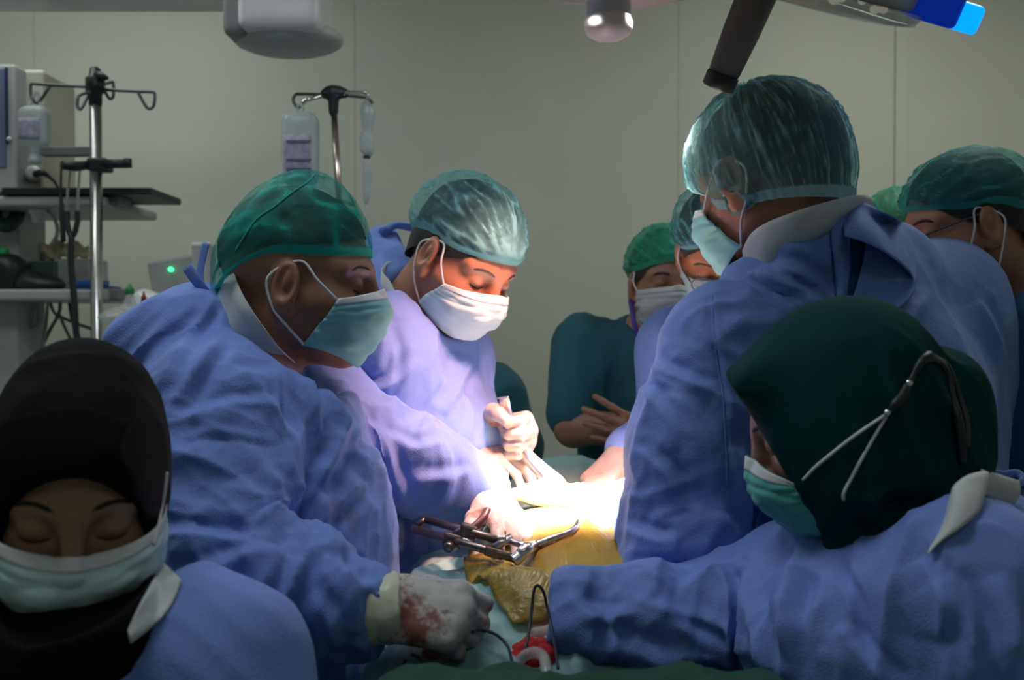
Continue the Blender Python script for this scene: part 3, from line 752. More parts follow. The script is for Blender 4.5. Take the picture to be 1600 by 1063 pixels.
e1 = nrm(np.cross(up, (0, 1.0, 0))); e2 = np.cross(up, e1)
for k in range(28):
    a = k / 28 * 2 * math.pi + 0.1; r_ = RL - 0.035 if k % 2 else RL - 0.09
    lathe('light_emitting_diode', [(0.003, -0.006), (0.006, -0.008), (0.0065, -0.012), (0.003, -0.016)], M_LEDW, lp, LAMP + r_ * (math.cos(a) * e1 + math.sin(a) * e2), up, 10)
# rim grip with the blue indicator, on the right end of the housing
g0 = at(1480, 32, 1.33); gd = nrm(np.cross(up, (LAMP - np.array([0, 0, CAM_H])))); gd = gd if gd[0] > 0 else -gd
gc = LAMP + gd * (RL + 0.02); Rg = np.stack([gd, np.cross(up, gd), up], 1)
grip = box('rim_grip', gc + 0.012 * up - (0.032, 0.05, 0.022), gc + 0.012 * up + (0.032, 0.05, 0.022), M_BLUEDIM, lp, bevel=0.008, seg=3, R=Rg)
tip = gc + gd * 0.038 + up * 0.008
box('indicator_light', tip - (0.022, 0.042, 0.018), tip + (0.022, 0.042, 0.018), M_BLUELED, grip, bevel=0.007, seg=3, R=Rg)
# central sterile handle
ht = at(1190, -25, 1.36); hb = at(1121, 138, 1.42); hx = nrm(hb - ht); hl = np.linalg.norm(hb - ht)
hn = lathe('sterile_handle', [(0.024, 0), (0.0275, 0.01), (0.026, hl * 0.45), (0.0225, hl * 0.82), (0.0215, hl - 0.022)], M_DGREY, lp, ht, hx, 28)
lathe('handle_end_ring', [(0.0215, hl - 0.022), (0.0235, hl - 0.020), (0.0235, hl - 0.002), (0.021, hl), (0.006, hl - 0.001)], M_BLACK, hn, ht, hx, 28)
tube('lamp_yoke', [LAMP + up * 0.08, LAMP + up * 0.16 + np.array([0.05, 0, 0.02]), LAMP + np.array([0.42, 0.1, 0.32]), LAMP + np.array([0.45, 0.3, 0.6])], 0.024, M_WHITE, lp, n=12, res=6)
tube('ceiling_arm', [LAMP + np.array([0.45, 0.3, 0.6]), (LAMP + np.array([0.45, 0.3, 0.6])) * (1, 1, 0) + np.array([0, 0, CEIL])], 0.035, M_WHITE, lp, n=14)

l2 = at(951, -60, 1.5)
lp2 = empty('operating_lamp', l2, 'white lamp handle hanging down at the top centre beside the dark one', 'lamp')
d2 = nrm(np.array([0.0, 0.03, -1.0]))
hh = lathe('sterile_handle', [(0.02, -0.02), (0.034, 0.0), (0.0335, 0.085)], M_WHITE, lp2, l2, d2, 32)
lathe('handle_cap', [(0.0335, 0.082), (0.0365, 0.09), (0.0365, 0.100), (0.033, 0.108), (0.022, 0.115), (0.006, 0.118)], M_WHITE, hh, l2, d2, 32)
pc = at(985, -22, 1.58)
lathe('mount_plate', [(0.03, -0.03), (0.072, -0.02), (0.078, -0.01), (0.078, 0.012), (0.07, 0.018), (0.02, 0.018)], mat_plain('rose_enamel', (0.62, 0.5, 0.52), 0.35), lp2, pc, d2, 40)
lathe('housing', [(0.05, -0.12), (0.2, -0.10), (0.26, -0.07), (0.26, -0.045), (0.25, -0.04), (0.05, -0.035)], M_LGREY, lp2, pc, d2, 56)
tube('ceiling_arm', [pc + (0, 0, 0.11), pc + (-0.05, 0.1, 0.3), pc + (-0.1, 0.2, 0.45), (pc + (-0.1, 0.2, 0)) * (1, 1, 0) + np.array([0, 0, CEIL])], 0.03, M_WHITE, lp2, n=12)

# ------------------------------------------------------------------ ceiling pendant, top left
D = 2.45
pe = empty('ceiling_pendant', at(430, 20, D), 'white boxy ceiling pendant end hanging at the top left', 'ceiling pendant')
a = at(371, 46, D); b = at(500, -260, D)
F = Field(); F.box((a + b) / 2 + np.array([0, 0.09, 0]), np.array([(b[0] - a[0]) / 2, 0.11, (b[2] - a[2]) / 2]), 0.025)
sdf_obj('housing', F, 0.010, M_WHITE, pe, smooth_it=0)
a = at(338, 62, D); b = at(507, 40, D)
F = Field(); F.ell((at(434, 40, D) + np.array([0, 0.12, 0])), (0.142, 0.115, 0.042), None, 0).cutplane(at(434, 36, D) + np.array([0, 0, 0.012]), (-0.12, 0, 1), 0.004)
sdf_obj('bearing_cover', F, 0.007, M_LGREY, pe, smooth_it=1)
F = Field(); F.box(at(364, 18, D) + np.array([0, 0.1, 0.02]), (0.035, 0.08, 0.07), 0.02)
sdf_obj('side_bracket', F, 0.008, M_GREY, pe, smooth_it=0)
a = at(-250, -12, D + 0.15); b = at(372, -12, D + 0.15)
box('pendant_arm', (a[0], a[1], at(0, -2, D + .15)[2]), (b[0], b[1] + 0.12, at(0, -60, D + .15)[2]), M_WHITE, pe, bevel=0.01)
q = at(430, -200, D); tube('ceiling_column', [(q[0], q[1] + 0.09, q[2]), (q[0], q[1] + 0.09, CEIL)], 0.07, M_WHITE, pe, n=20)

# ------------------------------------------------------------------ equipment tower on the left
D = 2.9
tw = empty('equipment_tower', (at(40, 500, D)[0], D, 0), 'grey equipment tower with two shelves beside the black-hijab nurse', 'medical tower')
def pbox(name, x0, y0, x1, y1, d, depth, mat, parent, bevel=0.006, label=None):
    a = at(x0, y1, d); b = at(x1, y0, d)
    o = box(name, (a[0], a[1], a[2]), (b[0], a[1] + depth, b[2]), mat, parent, bevel=bevel)
    if label: o['label'] = label
    return o
pbox('column', -60, 470, 38, 1700, D + 0.1, 0.18, M_LGREY, tw)
c_ = pbox('column', -60, 322, 30, 470, D + 0.12, 0.18, M_LGREY, tw)
pbox('column_groove', 18, 480, 24, 1200, D + 0.097, 0.01, M_GREY, tw, 0.001)
for (y0, y1) in ((306, 322), (452, 470)):
    s_ = pbox('shelf', -120, y0, 165, y1, D - 0.05, 0.42, M_LGREY, tw, 0.008)
    pbox('rail_block', 160, y0 - 1, 186, y1 - 1, D - 0.02, 0.10, M_GREY, s_, 0.006)
bs = at(0, 1010, D); box('base', (bs[0] - 0.35, D - 0.05, 0.0), (bs[0] + 0.45, D + 0.45, 0.12), M_LGREY, tw, bevel=0.02)

mo = empty('anaesthesia_monitor', at(20, 306, D), 'tall beige and blue monitor standing on the upper tower shelf', 'monitor')
pbox('housing', 22, 108, 70, 306, D + 0.05, 0.22, M_BEIGE, mo, 0.012)
pbox('bezel', -70, 100, 26, 300, D - 0.01, 0.2, M_LGREY, mo, 0.01)
pbox('screen', -64, 108, 9, 262, D - 0.016, 0.008, mat_plain('dim_screen', (0.16, 0.18, 0.30), 0.2), mo, 0.002)
pbox('screen_edge', 8, 105, 12, 225, D - 0.018, 0.01, mat_plain('navy_trim', (0.02, 0.02, 0.08), 0.4), mo, 0.001)
lathe('control_knob', [(0.006, 0), (0.007, -0.006), (0.0055, -0.012), (0.001, -0.013)], M_WHITE, mo, at(16, 218, D - 0.012), (0, 1, 0), 16)
lathe('socket', [(0.02, 0), (0.024, -0.006), (0.022, -0.016), (0.01, -0.018)], M_WHITE, mo, at(54, 272, D + 0.05), (0, 1, 0), 20)
pl = tube('power_cable', [at(56, 272, D + 0.02), at(66, 270, D), at(76, 276, D), at(86, 285, D), at(93, 300, D + 0.02), at(94, 306, D + 0.05)], [0.011, 0.010, 0.006, 0.004, 0.004, 0.004], M_BLACK, None, n=8, res=4)
tag(pl, 'black plug and cable in the socket of the beige monitor', 'cable')
kb = pbox('keyboard_tray', 2, 293, 236, 304, D - 0.06, 0.26, M_BLACK, None, 0.003)
tag(kb, 'thin black tray lying along the upper tower shelf', 'tray')
gb = empty('hose_bundle', at(0, 330, D), 'dark green hose bundle hanging under the upper tower shelf', 'hose')
tube('hose', [at(-10, 322, D + .1), at(-6, 345, D + .05), at(12, 352, D + .06), at(26, 340, D + .1), at(28, 322, D + .12)], 0.022, mat_plain('dark_green_rubber', (0.03, 0.07, 0.05), 0.6), gb, n=10, res=5)
gc_ = empty('gas_connector', at(60, 335, D), 'white coiled gas connector hanging below the upper shelf', 'connector')
lathe('connector_body', [(0.012, 0), (0.026, 0.004), (0.028, 0.02), (0.02, 0.028), (0.018, 0.05), (0.01, 0.052)], M_WHITE, gc_, at(60, 322, D + 0.05), (0, 0, -1), 20)
tube('connector_hose', [at(70, 328, D + 0.05), at(84, 340, D + 0.05), at(90, 362, D + 0.06), at(82, 385, D + 0.1)], 0.006, M_LGREY, gc_, n=8, res=5)
# things on the lower shelf
F = Field(); F.box(at(4, 432, D + 0.05), (0.07, 0.07, 0.055), 0.03); F.ell(at(10, 420, D + .03), (0.05, 0.05, 0.045))
tag(sdf_obj('black_pouch', F, 0.008, M_BLACK, None, folds([], 0.004)), 'black soft pouch at the left end of the lower shelf', 'pouch')
F = Field(); F.ell(at(62, 446, D + 0.04), (0.075, 0.06, 0.034)); F.ell(at(46, 440, D + .04), (0.03, 0.04, 0.035)).cutplane(at(60, 452, D + .04), (0, 0, -1))
tag(sdf_obj('cable_pouch', F, 0.007, M_BLACK, None, folds([], 0.004, seed=3)), 'black rounded bag lying flat on the lower shelf', 'pouch')
gbx = empty('glove_carton', at(115, 452, D + 0.16), 'pale carton with cream gloves spilling out on the lower shelf', 'carton')
pbox('carton_body', 84, 404, 140, 452, D + 0.12, 0.14, M_LGREY, gbx, 0.003)
for k, (px, py, r, sx) in enumerate([(78, 392, 0.02, 1.5), (90, 385, 0.022, 1.2), (100, 393, 0.02, 1.3), (112, 398, 0.018, 1.2), (124, 390, 0.018, 1.0), (132, 398, 0.015, 1.1), (84, 400, 0.02, 1.2)]):
    F = Field(); c0 = at(px, py, D + 0.15)
    F.ell(c0, (r * sx, r, r * 0.8)); F.cap(c0, c0 + np.array([0.02 * (k % 3 - 1), -0.02, 0.02]), 0.010, 0.007, 0.01); F.cap(c0, c0 + np.array([0.03 * (1 - k % 3), -0.01, 0.012]), 0.009, 0.006, 0.01)
    sdf_obj('spare_glove', F, 0.005, M_CREAM, gbx)
pbox('green_packet', -8, 388, 8, 410, D + 0.02, 0.03, mat_plain('bright_green_packet', (0.01, 0.42, 0.10), 0.5), None, 0.004)['label'] = 'bright green packet above the black pouch'
bpy.data.objects['green_packet']['category'] = 'packet'
gp = pbox('supply_box', 42, 408, 86, 440, D + 0.1, 0.12, mat_plain('dark_green_box', (0.06, 0.10, 0.07), 0.6), None, 0.004)
tag(gp, 'dark green supply box behind the black bag on the lower shelf', 'box')
wp = pbox('white_pad', 32, 382, 72, 410, D + 0.26, 0.06, M_LGREY, None, 0.01); tag(wp, 'pale pad standing behind the green supply box', 'pad')
bt = empty('blue_clip_tray', at(133, 448, D), 'blue plastic tray at the right end of the lower shelf', 'tray')
pbox('tray_lip', 106, 438, 161, 447, D - 0.02, 0.05, M_BLUEP, bt, 0.004); pbox('tray_base', 108, 446, 160, 451, D - 0.015, 0.14, M_BLUEP, bt, 0.002)
# tubes hanging under the lower shelf
tb = [([(62, 470), (64, 495), (58, 512), (38, 516)], 0.012, M_LGREY, 'thick pale tube curling under the lower shelf'),
      ([(75, 470), (72, 510), (66, 540), (55, 580)], 0.005, M_LGREY, 'thin pale hose dropping left under the lower shelf'),
      ([(78, 470), (86, 490), (110, 502), (145, 515)], 0.005, M_GREY, 'grey hose crossing right under the lower shelf'),
      ([(94, 470), (92, 490), (76, 520), (60, 555)], 0.006, M_GREY, 'grey hose running down left under the lower shelf'),
      ([(92, 490), (105, 520), (118, 545)], 0.005, M_GREY, 'short grey hose slanting down right below the shelf'),
      ([(108, 470), (114, 505), (124, 540)], 0.006, M_DGREY, 'dark hose beside the black stethoscope cord')]
for i, (pp, r, m_, lab) in enumerate(tb):
    tag(tube('hanging_hose', [at(x, y, D + 0.15 + 0.03 * i) for x, y in pp] , r, m_, None, n=8, res=6), lab, 'hose', 'hoses under the lower shelf')
# stethoscope
st = empty('stethoscope', at(112, 350, D - 0.12), 'black stethoscope hanging from the pole clamp', 'stethoscope')
DS = D - 0.12
for x0, x1 in ((107, 105), (121, 121)):
    tube('ear_tube', [at(x0 + 2, 256, DS), at(x1 + 4, 270, DS), at(x1 + 1, 300, DS), at(x1, 332, DS)], 0.0042, M_STEEL, st, n=8, res=4)
    tube('rubber_branch', [at(x1, 330, DS), at(x1, 345, DS), at(x1 * 0.6 + 112 * 0.4, 362, DS), at(112, 370, DS)], [0.0075, 0.008, 0.008, 0.009], M_BLACK, st, n=8, res=5)
tube('main_tube', [at(112, 368, DS), at(111, 410, DS), at(116, 470, DS), at(119, 520, DS), at(123, 545, DS), at(121, 640, DS)], 0.009, M_BLACK, st, n=10, res=5)
lathe('chest_piece', [(0.008, 0.012), (0.02, 0.01), (0.022, 0), (0.02, -0.006), (0.01, -0.008)], M_STEEL, st, at(121, 645, DS), (0, 1, 0), 24)
cb = tube('black_cable', [at(96, 258, D - .1), at(95, 300, D - .1), at(97, 340, D - .1), at(99, 378, D - .1)], [0.0035, 0.0035, 0.008, 0.008], M_BLACK, None, n=8, res=5)
tag(cb, 'short black cord hanging left of the stethoscope', 'cable')

# infusion pole with four wire hooks
D = 2.78
iv = empty('infusion_pole', (at(149, 400, D)[0], D, 0), 'steel infusion pole with four empty wire hooks and black clamp', 'infusion stand')
px = 149
tube('pole', [at(px, 145, D) , np.array([at(px, 145, D)[0], at(px, 145, D)[1], 0.06])], 0.0165, M_STEEL, iv, n=20)
t0 = at(149, 155, D)
hub = lathe('hub', [(0.012, -0.02), (0.0175, -0.018), (0.0185, 0.015), (0.026, 0.02), (0.026, 0.058), (0.018, 0.062), (0.014, 0.085), (0.006, 0.09)], M_BLACK, iv, t0, (0, 0, 1), 20)
tube('release_lever', [at(150, 118, D), at(158, 119, D - 0.02), at(167, 122, D - 0.04)], [0.016, 0.012, 0.006], M_BLACK, hub, n=8)
for pts in ([(140, 136, 0), (78, 133, 0), (52, 131, 0), (48, 135, 0), (49, 152, 0), (57, 161, 0), (64, 156, 0), (78, 135, 0)],
            [(158, 140, 0), (214, 143, 0), (238, 144, 0), (242, 149, 0), (240, 166, 0), (233, 170, 0), (227, 165, 0), (216, 145, 0)],
            [(140, 144, -.05), (127, 148, -.09), (122, 152, -.1), (121, 166, -.1), (125, 171, -.1), (129, 167, -.09), (138, 149, -.05)],
            [(158, 134, .05), (172, 129, .09), (177, 130, .1), (177, 150, .1), (172, 155, .1), (168, 150, .09), (160, 136, .05)]):
    tube('wire_hook', [at(x, y, D + z) for x, y, z in pts], 0.0045, M_WIRE, hub, n=8, res=3)
cl = box('clamp', at(134, 266, D - .03), at(165, 246, D - .03) + np.array([0, 0.06, 0]), M_BLACK, iv, bevel=0.006)
tube('clamp_arm', [at(160, 256, D - 0.02), at(200, 256, D - 0.03)], 0.0125, M_BLACK, cl, n=12); tube('arm_stop', [at(200, 248, D - .03), at(200, 262, D - .03)], 0.010, M_BLACK, cl, n=10)
tube('clamp_arm', [at(138, 258, D - 0.02), at(118, 260, D - 0.05), at(97, 258, D - 0.08)], [0.012, 0.014, 0.012], M_BLACK, cl, n=12)
a = at(62, 243, D + .1); b = at(142, 229, D + .1); box('cross_rail', (a[0], a[1], a[2]), (b[0], a[1] + 0.03, b[2]), M_GREY, iv, bevel=0.003)
pb = at(px, 145, D)
for k in range(5):
    a = k * 2 * math.pi / 5 + 0.3; lg = tube('foot_leg', [(pb[0], pb[1], 0.09), (pb[0] + 0.3 * math.cos(a), pb[1] + 0.3 * math.sin(a), 0.06)], 0.014, M_STEEL, iv, n=8)
    lathe('caster', [(0.01, -0.012), (0.03, -0.01), (0.03, 0.01), (0.01, 0.012)], M_BLACK, lg, (pb[0] + 0.3 * math.cos(a), pb[1] + 0.3 * math.sin(a), 0.03), (-math.sin(a), math.cos(a), 0), 14)

def soft_bottle(name, label, cx, y0, y1, w, d, depth, neck_up=False, lab=None):
    e = empty(name, at(cx, y0, d), label, 'infusion bottle')
    px_m = FPX / d; hw = w / 2 / px_m; hh = (y1 - y0) / 2 / px_m; c = at(cx, (y0 + y1) / 2, d)
    F = Field(); F.box(c, (hw, depth, hh), min(hw, depth) * 0.8)
    sdf_obj('bottle_body', F, 0.006, M_DRIP, e, lambda P: 0.002 * pn(P * 14), 1)
    if lab:
        th = np.linspace(-1, 1, 9); G = []
        for yy in np.linspace(lab[0], lab[1], 6):
            row = at(cx, yy, d); G.append([(row[0] + t * hw * 0.72, row[1] - depth - 0.0035 - 0.0008 * math.cos(t * 3), row[2]) for t in th])
        grid_obj('printed_label', np.array(G), M_LABEL, e, thick=0.0006)
    return e, c, hw, hh
e, c, hw, hh = soft_bottle('infusion_bottle', 'small plastic infusion bottle hanging upside on the left pole hook', 54, 166, 232, 46, 2.78, 0.03, lab=(188, 220))
tube('hanger_loop', [at(45, 168, 2.78), at(50, 156, 2.78), at(56, 143, 2.78), at(61, 156, 2.78), at(64, 168, 2.78)], 0.004, M_WHITE, e, n=6, res=4)
lathe('bottle_neck', [(0.02, 0), (0.014, 0.012), (0.013, 0.028), (0.016, 0.03), (0.016, 0.042), (0.01, 0.044)], M_DRIP, e, at(54, 231, 2.78), (0, 0, -1), 18)

# second infusion stand behind the green-cap surgeon
D = 2.55
iv2 = empty('infusion_stand', (at(524, 300, D)[0], D, 0), 'thin infusion stand with black T-shaped head between two surgeons', 'infusion stand')
b0 = at(522, 178, D); b1 = at(529, 300, D)
tube('pole', [b0, b1, np.array([b1[0] + 0.02, b1[1], 0.06])], 0.0085, mat_plain('pinkish_steel', (0.62, 0.5, 0.48), 0.22, 1.0), iv2, n=16)
F = Field(); F.cap(at(521, 142, D), at(521, 175, D), 0.015, 0.0125, 0.005); F.cap(at(508, 147, D), at(538, 146, D), 0.013, 0.013, 0.008); F.cap(at(512, 140, D), at(532, 140, D), 0.009, 0.009, 0.006)
hb_ = sdf_obj('stand_head', F, 0.004, M_BLACK, iv2)
tube('hook_arm', [at(508, 148, D), at(468, 147, D + .05), at(461, 149, D + .05), at(458, 157, D + .05), at(463, 166, D + .05), at(470, 168, D + .05)], 0.0042, M_WIRE, hb_, n=8, res=4)
tube('hook_arm', [at(506, 149, D), at(486, 155, D - .03), at(477, 157, D - .03), at(473, 163, D - .03)], 0.0055, M_CHROME, hb_, n=8, res=4)
tube('hook_arm', [at(532, 145, D), at(568, 145, D - .03), at(574, 147, D - .03), at(574, 155, D - .03)], 0.0055, M_CHROME, hb_, n=8, res=4)
tube('hook_arm', [at(536, 149, D), at(566, 152, D + .03), at(577, 155, D + .03), at(582, 162, D + .03)], 0.0042, M_WIRE, hb_, n=8, res=4)
for k in range(4):
    a = k * math.pi / 2 + 0.5; tube('foot_leg', [(b1[0] + .02, D, 0.07), (b1[0] + .02 + 0.25 * math.cos(a), D + 0.25 * math.sin(a), 0.02)], 0.012, M_STEEL, iv2, n=8)
e, c, hw, hh = soft_bottle('infusion_bottle', 'large clear infusion bottle hanging behind the green cap', 469, 175, 292, 58, D, 0.036, lab=(214, 286))
tube('hanger_loop', [at(466, 178, D), at(465, 168, D), at(470, 162, D), at(474, 168, D), at(473, 178, D)], 0.0035, M_CLEAR, e, n=6, res=4)
for yy in (219, 248, 262):
    box('label_print', at(447, yy + 3, D - 0.045), at(486, yy, D - 0.045) + np.array([0, 0.002, 0]), mat_plain('label_ink', (0.14, 0.12, 0.22), 0.6), e, bevel=0)
dr = empty('drip_set', at(573, 170, D), 'clear drip chamber set hanging from the stand right arm', 'drip set')
tube('drip_bag', [at(573, 158, D), at(573, 168, D), at(575, 180, D), at(575, 206, D), at(573, 214, D), at(574, 236, D), at(573, 243, D)], [0.006, 0.016, 0.019, 0.012, 0.018, 0.018, 0.008], M_DRIP, dr, n=14, res=4)
lathe('chamber_ring', [(0.008, 0), (0.010, 0.002), (0.010, 0.006), (0.007, 0.008)], mat_plain('brown_rubber', (0.08, 0.05, 0.045), 0.6), dr, at(573, 243, D), (0, 0, -1), 14)
tube('drip_chamber', [at(573, 248, D), at(573, 254, D), at(574, 270, D), at(573, 290, D), at(573, 304, D), at(572, 318, D)], [0.005, 0.010, 0.0125, 0.011, 0.010, 0.004], M_DRIP, dr, n=14, res=4)
tube('drip_line', [at(572, 316, D), at(571, 360, D), at(570, 420, D + .05), at(575, 520, D + .1), at(580, 640, D + .1)], 0.0022, M_CLEAR, dr, n=6, res=5)

# trolley with supplies behind the left surgeon
D = 2.45
tr = empty('supply_trolley', (at(230, 600, D)[0], D, 0), 'white supply trolley mostly hidden behind the left surgeon', 'trolley')
tp = at(180, 505, D); tp2 = at(345, 505, D)
box('trolley_top', (tp[0], D, tp[2] - 0.03), (tp2[0], D + 0.4, tp[2]), M_WHITE, tr, bevel=0.008)
box('trolley_body', (tp[0] + 0.01, D + 0.02, 0.12), (tp2[0] - 0.01, D + 0.38, tp[2] - 0.03), M_LGREY, tr, bevel=0.01)
for k in range(3):
    z0 = 0.2 + k * 0.36; dw = box('drawer', (tp[0] + 0.02, D + 0.008, z0), (tp2[0] - 0.02, D + 0.03, z0 + 0.33), M_WHITE, tr, bevel=0.006)
    tube('drawer_handle', [(tp[0] + 0.07, D + 0.008, z0 + 0.25), (tp[0] + 0.07, D - 0.012, z0 + 0.25), (tp2[0] - 0.07, D - 0.012, z0 + 0.25), (tp2[0] - 0.07, D + 0.008, z0 + 0.25)], 0.006, M_STEEL, dw, n=8)
for sx in (0.04, 0.2):
    for sy in (0.06, 0.34): lathe('caster', [(0.012, -0.012), (0.05, -0.012), (0.05, 0.012), (0.012, 0.012)], M_BLACK, tr, (tp[0] + sx, D + sy, 0.05), (1, 0, 0), 16)
zt = tp[2]
def flask(name, label, px, wpx, ytop, mat, capm, cap_y, d):
    x = at(px, 500, d)[0]; r = wpx / 2 * d / FPX; zt1 = at(px, ytop, d)[2]; zc = at(px, cap_y, d)[2]
    e = empty(name, (x, d, zt), label, 'bottle')
    lathe('bottle_body', [(r * 0.9, 0), (r, 0.006), (r, (zc - zt) * 0.5), (r * 0.55, (zc - zt) * 0.85), (r * 0.4, zc - zt)], mat, e, (x, d, zt + 0.001), (0, 0, 1), 20)
    lathe('bottle_cap', [(r * 0.5, zc - zt), (r * 0.5, (zc + zt1) / 2 - zt), (r * 0.28, (zc + zt1) / 2 - zt + 0.005), (r * 0.12, zt1 - zt)], capm, e, (x, d, zt + 0.001), (0, 0, 1), 16)
flask('dropper_bottle', 'clear bottle with green cap on the supply trolley', 203, 26, 444, M_CLEAR, M_GREENP, 460, D + 0.1)
flask('dropper_bottle', 'small bottle with dark red nozzle on the supply trolley', 225, 16, 456, M_CLEAR, M_REDP, 474, D + 0.14)
gz = Field(); gz.ell(at(238, 468, D + .25), (0.035, 0.03, 0.018)); gz.ell(at(222, 466, D + .25), (0.02, 0.02, 0.022)); gz.ell(at(236, 485, D + .25), (0.05, 0.04, 0.03))
tag(sdf_obj('gauze_pile', gz, 0.006, M_WHITE, None, folds([], 0.004, 14)), 'crumpled white gauze behind the red-nozzle bottle', 'gauze')
F = Field(); F.ell(at(186, 497, D + 0.05), (0.05, 0.05, 0.018)); F.ell(at(192, 488, D + .08), (0.02, 0.02, 0.014))
tag(sdf_obj('plastic_bag', F, 0.006, M_CLEAR, None, folds([], 0.004, 16)), 'crinkled clear plastic bag at the trolley edge', 'plastic bag')
mn = empty('patient_monitor', at(285, 470, D + 0.2), 'pale monitor with a green status light behind the left surgeon', 'monitor')
Rm = rotz(-0.25)
cA = at(284, 438, D + 0.3); box('housing', cA - (0.075, 0.04, 0.058), cA + (0.075, 0.04, 0.062), M_BEIGE if False else mat_plain('warm_grey_case', (0.34, 0.33, 0.33), 0.5), mn, bevel=0.008, R=np.array([[math.cos(.17), 0, -math.sin(.17)], [0, 1, 0], [math.sin(.17), 0, math.cos(.17)]]))
pbox('upright', 299, 380, 328, 500, D + 0.22, 0.06, M_LGREY, mn, 0.008); pbox('upright_cap', 298, 379, 328, 386, D + 0.215, 0.07, M_WHITE, mn, 0.004)
lathe('status_light', [(0.001, -0.004), (0.005, -0.003), (0.0062, 0), (0.0062, 0.01)], M_LED, mn, at(266, 421, D + 0.249), (0, 1, 0), 16)
# ------------------------------------------------------------------ patient, drapes, instruments
M_TEAL = mat_cloth('teal_drape_cloth', (0.27, 0.45, 0.45), crease=0.3, weave=500)
M_GREEND = mat_cloth('dark_green_drape_cloth', (0.008, 0.065, 0.036), crease=0.3, weave=600)
M_IODINE = mat_skin('iodine_skin', (0.62, 0.24, 0.05))
def mat_film():
    m, nt, b = new_mat('iodine_film'); co = coords(nt)
    nz = nd(nt, 'ShaderNodeTexNoise'); nz.inputs['Scale'].default_value = 8; nz.inputs['Detail'].default_value = 6; nt.links.new(co, nz.inputs['Vector'])
    nt.links.new(ramp(nt, nz.outputs['Fac'], [(0.25, (0.20, 0.13, 0.015)), (0.5, (0.36, 0.26, 0.05)), (0.75, (0.46, 0.38, 0.12))]), b.inputs['Base Color'])
    b.inputs['Roughness'].default_value = 0.28; b.inputs['Specular IOR Level'].default_value = 0.6
    n2 = nd(nt, 'ShaderNodeTexNoise'); n2.inputs['Scale'].default_value = 16; n2.inputs['Detail'].default_value = 5; n2.inputs['Distortion'].default_value = 2.2; nt.links.new(coords(nt, (1.0, 0.35, 1.0)), n2.inputs['Vector'])
    bp = nd(nt, 'ShaderNodeBump'); bp.inputs['Strength'].default_value = 0.7; bp.inputs['Distance'].default_value = 0.012; nt.links.new(n2.outputs['Fac'], bp.inputs['Height']); nt.links.new(bp.outputs[0], b.inputs['Normal'])
    tb = nd(nt, 'ShaderNodeBsdfTransparent'); tb.inputs[0].default_value = (1.0, 0.85, 0.4, 1); ms = nd(nt, 'ShaderNodeMixShader'); ms.inputs[0].default_value = 0.3
    nt.links.new(b.outputs[0], ms.inputs[1]); nt.links.new(tb.outputs[0], ms.inputs[2]); nt.links.new(ms.outputs[0], nt.nodes['Material Output'].inputs[0]); return m
M_FILM = mat_film()
tbl = empty('operating_table', (0.12, 1.85, 0), 'operating table hidden under the teal drape', 'operating table')
box('table_base', (-0.1, 1.6, 0), (0.34, 2.2, 0.1), M_STEEL, tbl, bevel=0.02); box('table_column', (0.02, 1.75, 0.1), (0.24, 2.05, 0.72), M_STEEL, tbl, bevel=0.02)
box('table_top', (-0.10, 1.24, 0.72), (0.34, 2.3, 0.78), M_BLACK, tbl, bevel=0.015)
pat = empty('person', (0.12, 1.6, 0.92), 'patient lying on the table under teal drapes with yellow film over the belly', 'person')
F = Field(); F.ell((0.125, 1.56, 0.985), (0.225, 0.33, 0.150), None, 0).cap((0.12, 1.7, 0.98), (0.12, 2.2, 1.0), 0.115, 0.11, 0.06).cap((0.08, 1.4, 0.98), (0.06, 1.28, 0.97), 0.06, 0.06, 0.06)
belly = Field(); belly.ops = list(F.ops)
F.subell((WOUND[0] + 0.02, 1.63, 1.16), (0.05, 0.10, 0.035), None, 0.02)
pat_body = sdf_obj('body', F, 0.008, M_IODINE, pat)
# film: rows run from far to near, columns left to right, laid on the belly
rowsL = [(0.00, 1.70), (-0.045, 1.60), (-0.065, 1.50), (-0.070, 1.42), (-0.055, 1.345), (-0.028, 1.285), (0.002, 1.230)]
rowsR = [(0.10, 1.70), (0.345, 1.62), (0.355, 1.50), (0.35, 1.42), (0.33, 1.34), (0.28, 1.27), (0.10, 1.235)]
def drape_down(x, y, f, z0=1.4, z1=0.9):
    z = np.full(len(x), z0, np.float32)
    for _ in range(50):
        d = f(np.stack([x, y, z], 1).astype(np.float32)); z -= np.clip(d, 0, 0.05) * 0.9
        z = np.maximum(z, z1)
    return z
# teal drape: table-wide sheet, mound over legs and chest, open over the belly
DF = Field()
DF.box((0.12, 1.80, 0.52), (0.275, 0.62, 0.525), 0.05, None, 0).cap((0.13, 1.35, 0.96), (0.12, 2.25, 1.0), 0.115, 0.135, 0.08).ell((0.125, 1.56, 0.985), (0.235, 0.36, 0.145), None, 0.06)
DF.subfn(lambda P: d_box(P, (0.12, 1.80, 0.30), (0.255, 0.60, 0.50), 0.03), 0.01)
DF.subell((0.13, 1.50, 1.10), (0.16, 0.26, 0.11), None, 0.02)
dp = sdf_obj('surgical_drape', DF, 0.008, M_TEAL, None, folds([((-0.1, 1.35, 1.0), 0.25, (1, -0.4, 0.2), 16, 3, 0.008), ((0.1, 2.1, 1.1), 0.4, (0, 1, 0), 9, 2, 0.006), ((-0.17, 1.5, 0.7), 0.5, (0, 0, 1), 9, 1.2, 0.012), ((0.0, 1.2, 0.9), 0.4, (0, 0, 1), 10, 1.5, 0.012)], 0.005, 5, 2.0))
tag(dp, 'teal cloth drape covering the patient and the table', 'drape')
nr, nc = 60, 60; t = np.linspace(0, 1, nr); kt = np.linspace(0, 1, len(rowsL))
def smooth_curve(R): return np.stack([np.interp(t, kt, [p[k] for p in R]) for k in (0, 1)], 1)
